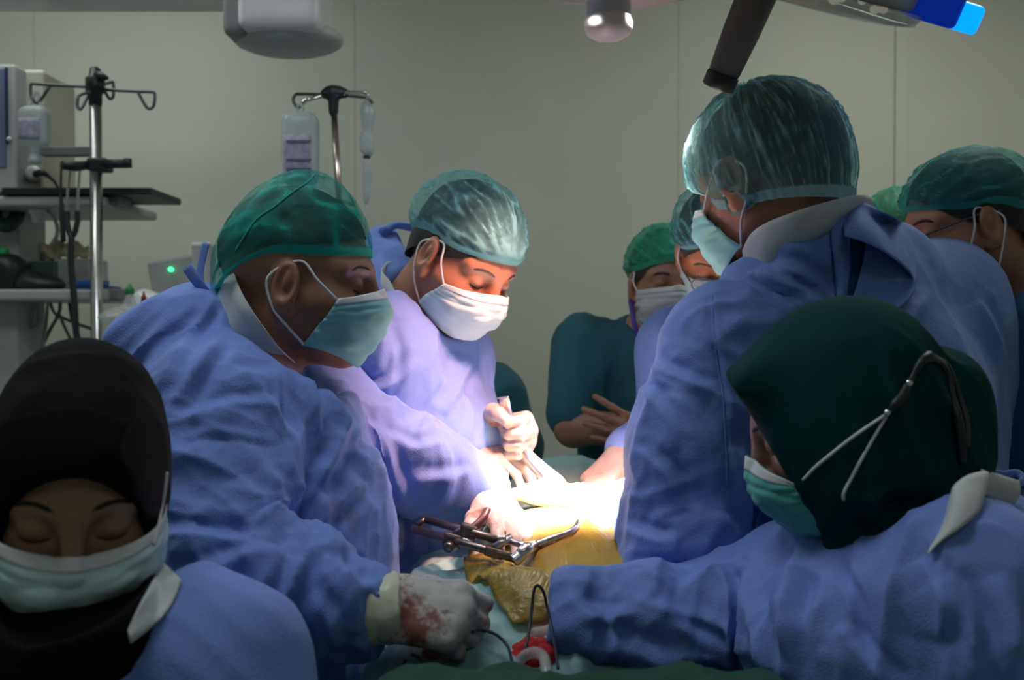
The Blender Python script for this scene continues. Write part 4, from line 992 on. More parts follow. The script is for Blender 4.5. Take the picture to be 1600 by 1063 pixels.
Lc, Rc = smooth_curve(rowsL), smooth_curve(rowsR); s = np.linspace(0, 1, nc)
XY = Lc[:, None] * (1 - s)[None, :, None] + Rc[:, None] * s[None, :, None]
xf, yf = XY[..., 0].ravel(), XY[..., 1].ravel()
def top_of(x, y, *objs):
    z = np.full(len(x), 0.97)
    for o in objs:
        me = o.data; vs = np.empty(len(me.vertices) * 3, np.float32); me.vertices.foreach_get('co', vs)
        bv = BVHTree.FromPolygons(vs.reshape(-1, 3).tolist(), [tuple(p.vertices) for p in me.polygons])
        for k in range(len(x)):
            h = bv.ray_cast(Vector((float(x[k]), float(y[k]), 1.5)), Vector((0, 0, -1)))
            if h[0] is not None and h[0].z > z[k]: z[k] = h[0].z
    return z
z = top_of(xf, yf, dp, pat_body); zz2 = z.reshape(nr, nc)
for _ in range(6): zz2[1:-1, 1:-1] = np.maximum(zz2[1:-1, 1:-1], (zz2[:-2, 1:-1] + zz2[2:, 1:-1] + zz2[1:-1, :-2] + zz2[1:-1, 2:]) / 4)
z = zz2.ravel() + 0.007
z += 0.005 * (1 - 2 * np.abs(pn(np.stack([xf * 9, yf * 4, xf * 0], 1)))) + 0.004 * (1 - 2 * np.abs(pn(np.stack([xf * 22 + yf * 8, yf * 9, xf * 0 + 3], 1))))
film = grid_obj('incise_film', np.stack([xf, yf, z], 1).reshape(nr, nc, 3)[:, ::-1], M_FILM, pat, thick=0.001)
# bright towels and swabs round the wound
M_SWAB = mat_cloth('white_gauze_cloth', (0.80, 0.78, 0.76), crease=0.3, weave=700)
def swab(label, c, r, R=None, seed=0, mat=None, nm='gauze_swab', cat='gauze'):
    F = Field(); F.ell(c, r, R, 0); F.ell(np.asarray(c) + np.array([r[0] * 0.4, -r[1] * 0.3, r[2] * 0.4]), (r[0] * 0.6, r[1] * 0.6, r[2] * 0.8), R, 0.02)
    return tag(sdf_obj(nm, F, 0.005, mat or M_SWAB, None, folds([], 0.006, 16, seed, 0.003)), label, cat)
swab('white gauze pad lying against the patient at the lit wound', WOUND + np.array([0.03, 0.06, -0.005]), (0.10, 0.06, 0.02), None, 1)
swab('white gauze pad beside the right surgeon glove at the wound', at(985, 800, 1.58) + np.array([0.02, 0.0, -0.035]), (0.09, 0.07, 0.022), None, 4)
swab('crumpled white towel along the far rim of the wound', at(842, 772, 1.72), (0.05, 0.04, 0.016), None, 9)
M_RED = mat_cloth('red_gauze_cloth', (0.42, 0.012, 0.012), crease=0.4, weave=500)
F = Field(); zz = at(840, 1022, 1.2)
for k, (px, py, r) in enumerate([(812, 1028, .014), (828, 1022, .018), (842, 1025, .02), (856, 1016, .012), (850, 1030, .018), (862, 1030, .012), (834, 1034, .016)]): F.ell(at(px, py, 1.2 + 0.01 * (k % 3)), (r * 1.2, r, r * 0.9), None, 0.012)
tag(sdf_obj('red_gauze', F, 0.004, M_RED, None, lambda P: 0.007 * pn(P * 75) + 0.003 * pn(P * 160)), 'crumpled bright red gauze at the near end of the table', 'gauze')

# instrument stand in front, dark green drape
ist = empty('instrument_stand', (0.1, 0.9, 0), 'instrument stand under a dark green drape at the bottom centre', 'instrument stand')
box('stand_base', (-0.05, 0.75, 0), (0.3, 1.0, 0.05), M_STEEL, ist, bevel=0.01); tube('stand_post', [(0.12, 0.9, 0.05), (0.12, 0.9, 0.8)], 0.02, M_STEEL, ist, n=14)
IF = Field(); tz = at(800, 1040, 1.08)[2]
IF.box((0.075, 0.90, tz - 0.16), (0.22, 0.18, 0.16), 0.025, None, 0)
sdf_obj('green_cover', IF, 0.008, M_GREEND, ist, folds([((0.09, 1.05, tz - 0.2), 0.4, (0, 0, 1), 12, 1.5, 0.008)], 0.003, 6, 1.0))

# self-retaining retractor on the belly
DR = 1.46
rt = empty('self_retaining_retractor', at(740, 850, DR), 'dark steel sliding retractor frame resting beside the wound', 'retractor')
onb = caster(film, dp, bpy.data.objects['body'] if False else film)
R_ = lambda px, py, d=DR: at(px, py, d)
tilt = np.array([[0.96, 0, 0.27], [0, 1, 0], [-0.27, 0, 0.96]])
def bar_pt(px, py):
    """frame plane: lies on the belly on the right, sticks out level to the left"""
    r = np.linalg.norm(onb(800, 868, 0.030) - np.array([0, 0, CAM_H])); return at(px, py, r * 0.965 + (800 - px) * 0.00035 + (868 - py) * 0.0009)
tube('slide_bar', [bar_pt(645, 826), bar_pt(804, 873)], 0.0060, M_DSTEEL, rt, n=12)
tube('slide_bar', [bar_pt(666, 812), bar_pt(780, 845)], 0.0060, M_DSTEEL, rt, n=12)
tube('bar_end', [bar_pt(666, 811), bar_pt(653, 821)], 0.0050, M_DSTEEL, rt, n=10)
tube('slide_bar', [bar_pt(798, 846), bar_pt(828, 856)], 0.0050, M_STEEL, rt, n=12)
for (x, y, sx) in ((707, 844, 0.014), (732, 830, 0.013)):
    c0 = bar_pt(x, y); box('clamp_block', c0 - (sx, 0.010, 0.010), c0 + (sx, 0.010, 0.010), M_DSTEEL, rt, bevel=0.004, R=tilt)
tube('cross_arm', [bar_pt(707, 844) + (0, 0, 0.006), bar_pt(720, 838) + (0, 0, 0.008), bar_pt(733, 830) + (0, 0, 0.006)], 0.0055, M_DSTEEL, rt, n=10)
tube('blade_arm', [bar_pt(733, 829), bar_pt(746, 820), bar_pt(757, 809), bar_pt(762, 797)], [0.006, 0.0065, 0.007, 0.006], mat_plain('blood_tinted_steel', (0.24, 0.12, 0.11), 0.35, 0.8), rt, n=10, res=4)
tube('thumb_screw', [bar_pt(704, 851) - (0, 0.004, 0), bar_pt(699, 855) - (0, 0.010, 0)], 0.0075, M_DSTEEL, rt, n=14); tube('screw_shank', [bar_pt(707, 846), bar_pt(702, 852)], 0.004, M_DSTEEL, rt, n=8)
c0 = bar_pt(772, 863); box('slider_plate', c0 - (0.014, 0.010, 0.007), c0 + (0.014, 0.010, 0.007), M_DSTEEL, rt, bevel=0.003, R=tilt)
tube('slider_blade', [bar_pt(774, 863) + (0, 0, 0.006), bar_pt(788, 851) + (0, 0, 0.004), bar_pt(799, 842)], [0.007, 0.006, 0.008], M_STEEL, rt, n=8)
c0 = bar_pt(784, 847) + np.array([0, -0.005, 0.004]); box('wing_nut', c0 - (0.007, 0.005, 0.005), c0 + (0.007, 0.005, 0.005), M_CHROME, rt, bevel=0.002)
tube('curved_arm', [bar_pt(802, 877), bar_pt(812, 869), bar_pt(822, 858)] + [onb(x, y, 0.016) for x, y in ((836, 852), (850, 846), (866, 840), (880, 835), (892, 830), (900, 823), (903, 815))], [0.0095, 0.0085, 0.0095, 0.0065, 0.005, 0.0048, 0.0046, 0.0045, 0.0042, 0.004], M_STEEL, rt, n=12, res=5)
# cautery cable and hoses
def pcord(name, label, pts, r, mat, cat='cable'): return tag(tube(name, [at(*p) for p in pts], r, mat, None, n=8, res=7), label, cat)
M_CORD = mat_plain('dark_cable', (0.02, 0.025, 0.05), 0.4)
pcord('cautery_cable', 'thin dark cable looping up from the green stand to the sleeve', [(738, 988, 1.16), (752, 985, 1.18), (775, 992, 1.18), (793, 1010, 1.17), (801, 1035, 1.14), (810, 1038, 1.13), (822, 1010, 1.16), (830, 960, 1.19), (834, 925, 1.20), (840, 915, 1.20), (849, 925, 1.20), (855, 950, 1.20), (862, 985, 1.18), (868, 1015, 1.15), (872, 1045, 1.12)], 0.0019, M_CORD)
pcord('suction_hose', 'clear plastic suction hose arching over the green drape', [(808, 1040, 1.10), (818, 1026, 1.10), (834, 1020, 1.09), (848, 1025, 1.07), (853, 1042, 1.05), (854, 1075, 1.03)], 0.0062, M_CLEAR, 'hose')
pcord('blue_hose', 'blue tube running down along the left side of the belly', [(765, 850, 1.5), (758, 880, 1.45), (748, 915, 1.40), (742, 950, 1.35), (730, 980, 1.30)], 0.0042, mat_plain('blue_tube', (0.10, 0.14, 0.42), 0.35), 'hose')
pcord('cable_loop', 'small round loop of black cord below the bloodied glove', [(634, 1030, 1.15), (632, 1042, 1.15), (640, 1052, 1.15), (652, 1052, 1.15), (659, 1044, 1.15), (659, 1034, 1.15), (652, 1026, 1.15), (642, 1022, 1.15)], 0.0022, M_BLACK, 'cord')
F = Field(); F.box(at(690, 1035, 1.24), (0.06, 0.05, 0.02), 0.01, None, 0); F.ell(at(650, 1045, 1.22), (0.035, 0.03, 0.03))
tag(sdf_obj('plastic_pouch', F, 0.006, M_CLEAR, None, folds([], 0.005, 12)), 'crinkled clear pouch under the bloodied glove', 'pouch')
F = Field(); F.chain([at(778, 800, 1.58), at(764, 850, 1.52), at(752, 890, 1.47), at(728, 925, 1.42)], [0.016, 0.02, 0.022, 0.025], 0.02)
tag(sdf_obj('edge_film', F, 0.006, mat_clear('edge_film_plastic', (0.75, 0.80, 0.86), 0.55, 0.2), None, folds([], 0.006, 14, 3)), 'crinkled clear film edge between teal drape and yellow belly', 'film')
# ------------------------------------------------------------------ clothing materials
M_GOWN = mat_cloth('blue_gown_cloth', (0.155, 0.248, 0.60), weave=420, wv=0.35, crease=0.25)
M_GOWNS = mat_cloth('blue_gown_cloth_stained', (0.155, 0.248, 0.60), weave=420, wv=0.35, crease=0.25, stain=0.55)
M_LINER = mat_cloth('white_liner_cloth', (0.66, 0.66, 0.66), crease=0.3, weave=700, trans=0.12)
M_SCRUBT = mat_cloth('teal_scrub_cloth', (0.008, 0.085, 0.105), crease=0.3, weave=700)
M_SCRUBB = mat_cloth('blue_scrub_cloth', (0.015, 0.08, 0.22), crease=0.3, weave=700)
M_SCRUBG = mat_cloth('green_scrub_cloth', (0.01, 0.30, 0.20), crease=0.2, weave=700)
M_HIJG = mat_cloth('dark_green_jersey', (0.004, 0.040, 0.042), crease=0.08, weave=900, wv=0.15, rough=0.9, sheen=0.0, spec=0.1)
M_HIJB = mat_cloth('black_jersey', (0.006, 0.005, 0.006), crease=0.06, weave=900, wv=0.15, rough=0.9, sheen=0.0, spec=0.1)
M_HAIR = mat_plain('dark_hair', (0.012, 0.009, 0.008), 0.55, var=0.4, scale=120, bump=0.6)
M_HAIRT = mat_plain('thinning_grey_hair', (0.07, 0.058, 0.05), 0.6, var=0.7, scale=40, bump=0.6)
M_BROW = mat_plain('eyebrow_hair', (0.02, 0.012, 0.010), 0.7, var=0.4, scale=200)
M_SKIN1 = mat_skin('skin_brown', (0.31, 0.155, 0.105))
M_SKIN2 = mat_skin('skin_warm', (0.40, 0.19, 0.12))
M_SKIN4 = mat_skin('skin_orange_lit', (0.55, 0.23, 0.11))  # warm bounced light put into the skin colour as extra orange
M_SKIN3 = mat_skin('skin_tan', (0.34, 0.19, 0.13))
M_CAPG = mat_cap('green_cap_gauze', (0.01, 0.38, 0.30), 0.58)
M_CAPT = mat_cap('teal_cap_gauze', (0.20, 0.52, 0.56), 0.62)
M_CAP5 = mat_cap('teal_cap_gauze_heavy', (0.36, 0.62, 0.66), 0.55)
M_CAPD = mat_cap('dark_teal_cap_gauze', (0.03, 0.30, 0.29), 0.50)
M_CAPL = mat_cap('light_green_cap_gauze', (0.03, 0.36, 0.22), 0.38)
M_MTEAL = mat_cloth('teal_mask_cloth', (0.24, 0.56, 0.58), crease=0.3, weave=900, wv=0.1)
M_MPALE = mat_cloth('pale_mask_cloth', (0.52, 0.68, 0.72), crease=0.3, weave=900, wv=0.1)
M_MWHITE = mat_cloth('white_mask_cloth', (0.52, 0.53, 0.56), crease=0.25, weave=900, wv=0.1)
M_MGREEN = mat_cloth('green_mask_cloth', (0.10, 0.46, 0.40), crease=0.3, weave=900, wv=0.1)
M_MSTRIP = mat_cloth('white_mask_strip', (0.70, 0.70, 0.72), crease=0.15, weave=900, wv=0.1)
M_LOOP = mat_plain('white_elastic', (0.72, 0.70, 0.72), 0.7)
M_GLOVEB = mat_glove('bloodied_glove_latex', (0.52, 0.48, 0.45), 0.9, 0.53, 1.0)
M_GLOVEW = mat_glove('white_glove_latex', (0.52, 0.44, 0.41), 0.7, 0.56, 2.0)
M_GLOVEP = mat_glove('pink_stained_glove_latex', (0.44, 0.33, 0.29), 0.7, 0.56, 3.0)
M_CUFF = mat_glove('cream_glove_cuff', (0.62, 0.60, 0.46), 0.6, 0.60, 4.0)
M_GLASS = mat_clear('spectacle_lens', (0.85, 0.85, 0.85), 0.12, 0.05)
M_SHOE = mat_plain('white_clog', (0.5, 0.5, 0.5), 0.5)

def hood(px, py, d): return at(px, py, d)
def gown_obj(root, F, h, specs, mat, seed, base=0.0034, fq=5.5, fine=0.0008, name='surgical_gown', keep=None, lines=None):
    return sdf_obj(name, F, h, mat, root, folds(specs, base, fq, seed, fine, 0.9), 1, keep=keep, lines=fold_lines(lines) if lines else None)
def floor_of(p): return (p[0], p[1], 0.0)
def skirt(F, hip, foot_r=0.165, hip_r=0.155, z=0.38, k=0.05):
    F.cap(hip, np.array([hip[0], hip[1], z + foot_r]), hip_r, foot_r, k); F.cutplane((0, 0, z + 0.06), (0, 0, -1), 0.003)

# ================================================================== P1: left surgeon, green cap
def surgeon_left():
    H = Head(at(470, 446, 1.42), (1.0, -0.03), 5, 0, 1.04)
    root = empty('person', floor_of(at(430, 700, 1.42)), 'surgeon in blue gown and dark green cap in profile, bloodied glove foremost', 'person')
    neck = at(385, 585, 1.43)
    build_body(root, H, neck, [at(340, 650, 1.33), at(440, 640, 1.56)], M_SKIN1)
    hair_obj(root, H, M_HAIR, 0.072, 0.050, 0.015)
    brow_strip(root, H, 'eyebrow', -1, M_BROW); brow_strip(root, H, 'eyebrow', 1, M_BROW)
    lash_line(root, H, -1, M_BROW); lash_line(root, H, 1, M_BROW)
    cp = cap_obj(root, H, M_CAPG, front=0.046, side=0.038, back=-0.012, top_scale=(1.02, 1.08, 1.24), bag=(-0.004, 0, -0.03), pleat=0.0022, pfreq=4, seed=3, tuck=0.006, knot=0.0, band=0.10, ruffle=0.25)
    onc = caster(cp); tube('seam', [onc(x, y, 0.0008) for x, y in ((368, 392), (385, 365), (402, 342), (430, 322), (458, 300), (480, 285), (492, 273))], 0.0013, M_SCRUBG, cp, n=6, res=6)
    mk, ends = mask_obj(root, H, (M_MTEAL, M_MSTRIP), seed=1, side=(0.064, 0.062, -0.016, 0.024, 0.058, -0.076), low=-0.014)
    ear_loops(H, mk, ends, M_LOOP)
    F = Field()
    sh_n, el_n, wr_n = at(322, 640, 1.30), at(334, 890, 1.20), at(562, 950, 1.17)
    sh_f, el_f, wr_f = at(470, 612, 1.60), at(560, 690, 1.58), at(738, 766, 1.605)
    F.chain([at(318, 580, 1.45), at(385, 700, 1.43), at(425, 850, 1.42), at(440, 1010, 1.42)], [0.120, 0.150, 0.160, 0.165], 0.05)
    F.cap(sh_n + np.array([0.01, 0.02, -0.01]), sh_f, 0.085, 0.085, 0.05)
    F.cap(at(290, 540, 1.40), at(345, 520, 1.50), 0.060, 0.060, 0.05)
    F.chain([sh_n, (sh_n + el_n) / 2, el_n], [0.080, 0.078, 0.076], 0.045); F.chain([el_n, (el_n + wr_n) / 2, wr_n], [0.076, 0.066, 0.050], 0.03)
    F.chain([sh_f, el_f], [0.085, 0.074], 0.04); F.chain([el_f, (el_f + wr_f) / 2, wr_f], [0.074, 0.066, 0.058], 0.03)
    # loose back of the gown standing off the shoulders
    F.box(at(272, 514, 1.44), (0.070, 0.09, 0.028), 0.022, np.stack([nrm([0.92, 0, 0.38]), np.array([0, 1.0, 0]), nrm([-0.38, 0, 0.92])], 1), 0.035)
    F.cap(at(226, 520, 1.42), at(252, 640, 1.42), 0.028, 0.05, 0.04)
    skirt(F, at(440, 1010, 1.42))
    F.subcap(at(395, 540, 1.43), H.w((0, 0, -0.06)), 0.066, 0.12, 0.012)
    F.subcap(wr_n + nrm(wr_n - el_n) * 0.055, wr_n + nrm(wr_n - el_n) * 0.10, 0.05, 0.05, 0.003)
    sp = [(at(400, 720, 1.3), 0.16, (0.25, 0, 1), 13, 2.5, 0.010), (el_n, 0.14, (0.4, 0.3, -0.8), 15, 4, 0.012), ((el_n + wr_n) / 2, 0.13, (0.15, 0.0, 1), 17, 5, 0.010), (wr_n, 0.07, (0, 0, 1), 24, 6, 0.007),
          (el_f, 0.12, (0.2, 0, 1), 15, 4, 0.010), ((el_f + wr_f) / 2, 0.12, (0.2, 0, 1), 17, 4, 0.010), (at(500, 640, 1.4), 0.12, (0.5, 0, -0.8), 16, 3, 0.009), (at(255, 600, 1.4), 0.14, (0.75, 0, 0.6), 14, 2, 0.012),
          (at(520, 760, 1.35), 0.14, (0.8, 0, 0.5), 13, 3, 0.008), (at(470, 980, 1.3), 0.2, (0.1, 0, 1), 12, 2, 0.010), (at(310, 720, 1.22), 0.12, (0.9, 0, -0.3), 14, 3, 0.008)]
    ln = [([(332, 470), (292, 540), (250, 620)], 0.012), ([(350, 520), (306, 590), (262, 670)], 0.012), ([(302, 478), (240, 550), (206, 600)], 0.011), ([(425, 572), (441, 640), (456, 700), (450, 752)], 0.009),
          ([(452, 565), (472, 620), (476, 690), (455, 775)], 0.013), ([(482, 605), (520, 660), (500, 725), (455, 805)], 0.012), ([(300, 662), (360, 640), (425, 642)], 0.008), ([(258, 838), (340, 848), (400, 860), (446, 868)], 0.016, 0.007, 0.03),
          ([(300, 905), (360, 884), (442, 870)], 0.011), ([(444, 870), (410, 922), (360, 935)], 0.011), ([(426, 722), (441, 785), (436, 855)], 0.012), ([(398, 740), (420, 800), (424, 858)], 0.010), ([(472, 880), (452, 930), (420, 975)], 0.013),
          ([(500, 880), (532, 902), (575, 930)], 0.012), ([(540, 902), (560, 950), (562, 990)], 0.010), ([(562, 640), (532, 700), (490, 765)], 0.010), ([(556, 760), (520, 792), (488, 830)], 0.011), ([(560, 860), (520, 870), (480, 862)], 0.008),
          ([(345, 600), (380, 590), (420, 600)], 0.006), ([(290, 700), (350, 690), (420, 704)], -0.004, 0.003, 0.004), ([(424, 704), (430, 650), (432, 590)], -0.004, 0.003, 0.004), ([(350, 760), (390, 780), (400, 830)], 0.006), ([(330, 940), (390, 960), (450, 1000)], 0.010), ([(480, 930), (520, 970), (530, 1010)], 0.009),
          ([(556, 640), (578, 700), (584, 752)], 0.012), ([(600, 682), (648, 704), (690, 692)], 0.012), ([(640, 745), (700, 744), (736, 736)], 0.010), ([(692, 690), (704, 740), (692, 795)], 0.011), ([(580, 660), (610, 720), (640, 790)], 0.011), ([(560, 700), (590, 760), (640, 800)], 0.009)]
    g = gown_obj(root, F, 0.0045, sp, M_GOWNS, 1.0, lines=ln)
    # shoulder seam
    c0 = at(395, 540, 1.43); n = nrm(H.w((0, 0, -0.06)) - c0)
    ring_collar('inner_collar', root, at(392, 528, 1.43), nrm(np.array([0.62, 0, 0.78])), (1, 0, -0.8), 0.066, 0.070, [(1.0, -0.02), (1.08, 0.008), (1.18, lambda t: 0.030 - 0.014 * np.cos(t)), (1.27, lambda t: 0.044 - 0.030 * np.cos(t))], M_LINER, wave=0.0015, seed=2)
    ring_collar('scrub_neckline', root, at(408, 540, 1.43), nrm(np.array([0.55, 0, 0.83])), (1, 0, -0.7), 0.061, 0.066, [(1.0, -0.02), (1.0, 0.006), (1.03, 0.012)], M_SCRUBG, wave=0.002)
    tube('gown_tie', [at(338, 478, 1.40), at(325, 462, 1.39), at(308, 440, 1.38), at(292, 417, 1.38)], 0.0085, M_GOWN, g, n=8, res=4, flat=((0.3, 1, 0.1), 0.18))
    tube('gown_tie', [at(316, 452, 1.41), at(312, 430, 1.41), at(316, 405, 1.41), at(322, 380, 1.41)], 0.006, M_GOWN, g, n=8, res=4, flat=((0.3, 1, 0.1), 0.18))
    # gloves
    F = Field(); hand(F, at(596, 950, 1.165), (1.0, -0.02, -0.10), (0.05, -0.75, 0.62), True, [(48, 75, 45), (62, 80, 50), (66, 80, 50), (68, 78, 48)], thumb=[(0.022, 0.024, -0.006), (0.052, 0.040, -0.024), (0.080, 0.036, -0.036), (0.100, 0.026, -0.044)], s=1.02, fat=1.12)
    gl = sdf_obj('glove', F, 0.0028, M_GLOVEB, root, lambda P: 0.0012 * pn(P * 55) , 1)
    F = Field(); a, b = at(574, 950, 1.17), at(626, 950, 1.165); F.cap(a, b, 0.0445, 0.0395, 0); F.cutplane(a, (-1, 0.1, 0), 0.002).cutplane(b, (1, 0.1, 0), 0.004)
    sdf_obj('glove_cuff', F, 0.0035, M_CUFF, gl, lambda P: 0.0022 * np.sin(P[:, 0] * 300) * 0.5 + 0.0015 * pn(P * 40))
    w0 = at(768, 786, 1.575); tip = onb(842, 860, 0.014)
    F = Field(); hand(F, w0, nrm(tip - w0), (0.35, -0.45, 0.80), False, [(10, 20, 14), (14, 26, 16), (16, 30, 18), (20, 32, 20)], spread=(0.16, 0.04, -0.06, -0.16), thumb=[(0.020, 0.020, -0.010), (0.046, 0.042, -0.014), (0.074, 0.056, -0.018), (0.100, 0.064, -0.022)], s=0.98, fat=1.05)
    g2 = sdf_obj('glove', F, 0.003, M_GLOVEW, root, lambda P: 0.0012 * pn(P * 50), 1)
    F = Field(); F.cap(at(738, 764, 1.605), at(772, 789, 1.575), 0.040, 0.032, 0)
    sdf_obj('glove_cuff', F, 0.004, M_GLOVEW, g2, lambda P: 0.002 * pn(P * 40))
    lower_body(root, root.location[0], root.location[1], 0.0, M_SCRUBG, M_SHOE)
surgeon_left()

# ================================================================== P2: second surgeon
def surgeon_second():
    H = Head(at(722, 404, 1.76), (0.72, -0.70), 37, -6, 1.02)
    root = empty('person', floor_of(at(620, 700, 1.80)), 'surgeon in blue gown looking down beside the green-cap man, gripping a steel retractor', 'person')
    neck = at(640, 495, 1.84)
    build_body(root, H, neck, [at(590, 560, 1.72), at(690, 560, 1.95)], M_SKIN2)
    hair_obj(root, H, M_HAIR, 0.066, 0.0, -0.07)
    for s in (-1, 1): brow_strip(root, H, 'eyebrow', s, M_BROW); lash_line(root, H, s, M_BROW)
    cap_obj(root, H, M_CAPT, name='bouffant_cap', front=0.050, side=0.030, back=-0.030, top_scale=(1.10, 1.12, 1.10), bag=(-0.02, 0, 0.0), pleat=0.005, pfreq=9, seed=1, band=0.1, knot=0.9)
    mk, ends = mask_obj(root, H, (M_MPALE, M_MSTRIP), seed=4, drop=0.002, side=(0.056, 0.066, -0.020, 0.016, 0.058, -0.085))
    ear_loops(H, mk, ends, M_LOOP)
    F = Field()
    sh_r, sh_l = at(592, 545, 1.70), at(702, 560, 1.96); el_l, wr_l = at(712, 655, 1.92), at(758, 680, 1.80)
    el_r, wr_r = at(600, 680, 1.72), at(715, 700, 1.76)
    F.chain([at(640, 560, 1.85), at(640, 660, 1.82), at(608, 800, 1.80), at(600, 960, 1.80)], [0.115, 0.135, 0.145, 0.160], 0.05)
    F.cap(sh_r, sh_l, 0.080, 0.080, 0.05)
    F.cap(at(606, 430, 1.90), at(606, 500, 1.84), 0.045, 0.065, 0.05); F.cap(at(598, 380, 1.95), at(604, 450, 1.90), 0.034, 0.048, 0.05)
    F.chain([sh_l, el_l], [0.078, 0.070], 0.04); F.chain([el_l, wr_l], [0.070, 0.050], 0.03)
    F.chain([sh_r, el_r], [0.078, 0.07], 0.04); F.chain([el_r, wr_r], [0.07, 0.05], 0.03)
    skirt(F, at(600, 960, 1.80))
    F.subcap(at(648, 478, 1.83), H.w((0, 0, -0.05)), 0.064, 0.11, 0.012)
    sp = [(at(640, 640, 1.7), 0.14, (0.4, 0, 1), 11, 2, 0.007), (el_l, 0.12, (0.1, 0, 1), 15, 4, 0.011), (at(590, 540, 1.7), 0.12, (0.6, 0, 0.8), 14, 2, 0.010), (at(600, 420, 1.85), 0.10, (0.4, 0, 1), 18, 3, 0.008), (at(610, 800, 1.7), 0.2, (0, 0, 1), 10, 1.5, 0.008), (at(560, 500, 1.7), 0.1, (0.3, 0, 1), 16, 2, 0.010)]
    ln = [([(556, 612), (614, 592), (650, 556)], 0.012), ([(600, 500), (612, 560), (596, 620)], 0.012), ([(572, 480), (596, 530), (590, 580)], 0.012), ([(690, 540), (672, 600), (640, 660)], 0.006), ([(735, 560), (712, 610), (690, 650)], 0.012), ([(720, 610), (735, 650), (730, 690)], 0.010), ([(595, 400), (610, 440), (640, 470)], 0.010), ([(610, 380), (625, 400), (640, 440)], 0.010), ([(600, 780), (620, 830), (610, 900)], 0.008)]
    g = gown_obj(root, F, 0.0055, sp, M_GOWN, 7.0, lines=ln)
    ring_collar('inner_collar', root, at(642, 486, 1.835), nrm(np.array([0.30, -0.28, 0.9])), (1, -0.3, 0), 0.060, 0.060, [(0.98, -0.02), (1.02, 0.006), (1.10, lambda t: 0.018 - 0.018 * np.cos(t)), (1.16, lambda t: 0.036 - 0.034 * np.cos(t))], M_LINER, wave=0.003, seed=5)
    ring_collar('scrub_neckline', root, at(645, 490, 1.83), nrm(np.array([0.30, -0.28, 0.9])), (1, -0.3, 0), 0.062, 0.062, [(0.93, -0.02), (0.95, 0.004), (0.96, 0.01)], M_SCRUBG, wave=0.002)
    tube('gown_tie', [at(650, 358, 1.95), at(620, 352, 1.92), at(598, 362, 1.90)], 0.012, M_GOWN, g, n=8, res=4, flat=((0, 0.6, 1), 0.25))
    F = Field(); hand(F, at(756, 684, 1.79), nrm([0.86, -0.42, 0.10]), nrm([0.42, 0.86, 0.05]), False, FIST, spread=(0.02, 0, -0.02, -0.05), thumb=[(0.018, 0.026, -0.010), (0.040, 0.048, -0.028), (0.062, 0.046, -0.052), (0.080, 0.036, -0.062)], s=1.0, fat=1.06)
    gl = sdf_obj('glove', F, 0.0028, M_GLOVEP, root, lambda P: 0.001 * pn(P * 55), 1)
    F = Field(); F.cap(at(752, 682, 1.80), at(766, 684, 1.785), 0.037, 0.034, 0); sdf_obj('glove_cuff', F, 0.004, M_CUFF, gl, lambda P: 0.0015 * pn(P * 40))
    F = Field(); hand(F, at(712, 694, 1.76), nrm([0.9, -0.2, -0.25]), (0.2, -0.2, 1), True, REST, s=0.95)
    sdf_obj('glove', F, 0.0035, M_GLOVEP, root)
    lower_body(root, root.location[0], root.location[1], -0.5, M_SCRUBG, M_SHOE)
    # ribbon retractor held in the fist
    rr = [(781, 622, 1.725, 0.006), (788, 619, 1.725, 0.009), (789, 632, 1.73, 0.010), (790, 645, 1.735, 0.012), (805, 690, 1.735, 0.013), (826, 714, 1.72, 0.015), (843, 731, 1.71, 0.018), (862, 748, 1.70, 0.022), (872, 770, 1.69, 0.024), (874, 795, 1.68, 0.024)]
    C = np.array([at(*p[:3]) for p in rr]); wd = [p[3] for p in rr]
    tt = np.linspace(0, len(rr) - 1, 60); Cs = np.stack([np.interp(tt, np.arange(len(rr)), C[:, k]) for k in range(3)], 1); ws = np.interp(tt, np.arange(len(rr)), wd)
    for _ in range(4): Cs[1:-1] = (Cs[:-2] + 2 * Cs[1:-1] + Cs[2:]) / 4
    side = nrm([0.93, -0.30, 0.12]); G = np.stack([Cs - side * ws[:, None], Cs + side * ws[:, None]], 1)
    e = empty('ribbon_retractor', C[0], 'curved steel ribbon retractor held upright in the second surgeon fist', 'retractor')
    grid_obj('blade', G, mat_plain('polished_steel', (0.72, 0.66, 0.62), 0.2, 0.9, var=0.05), e, thick=0.0018)
surgeon_second()

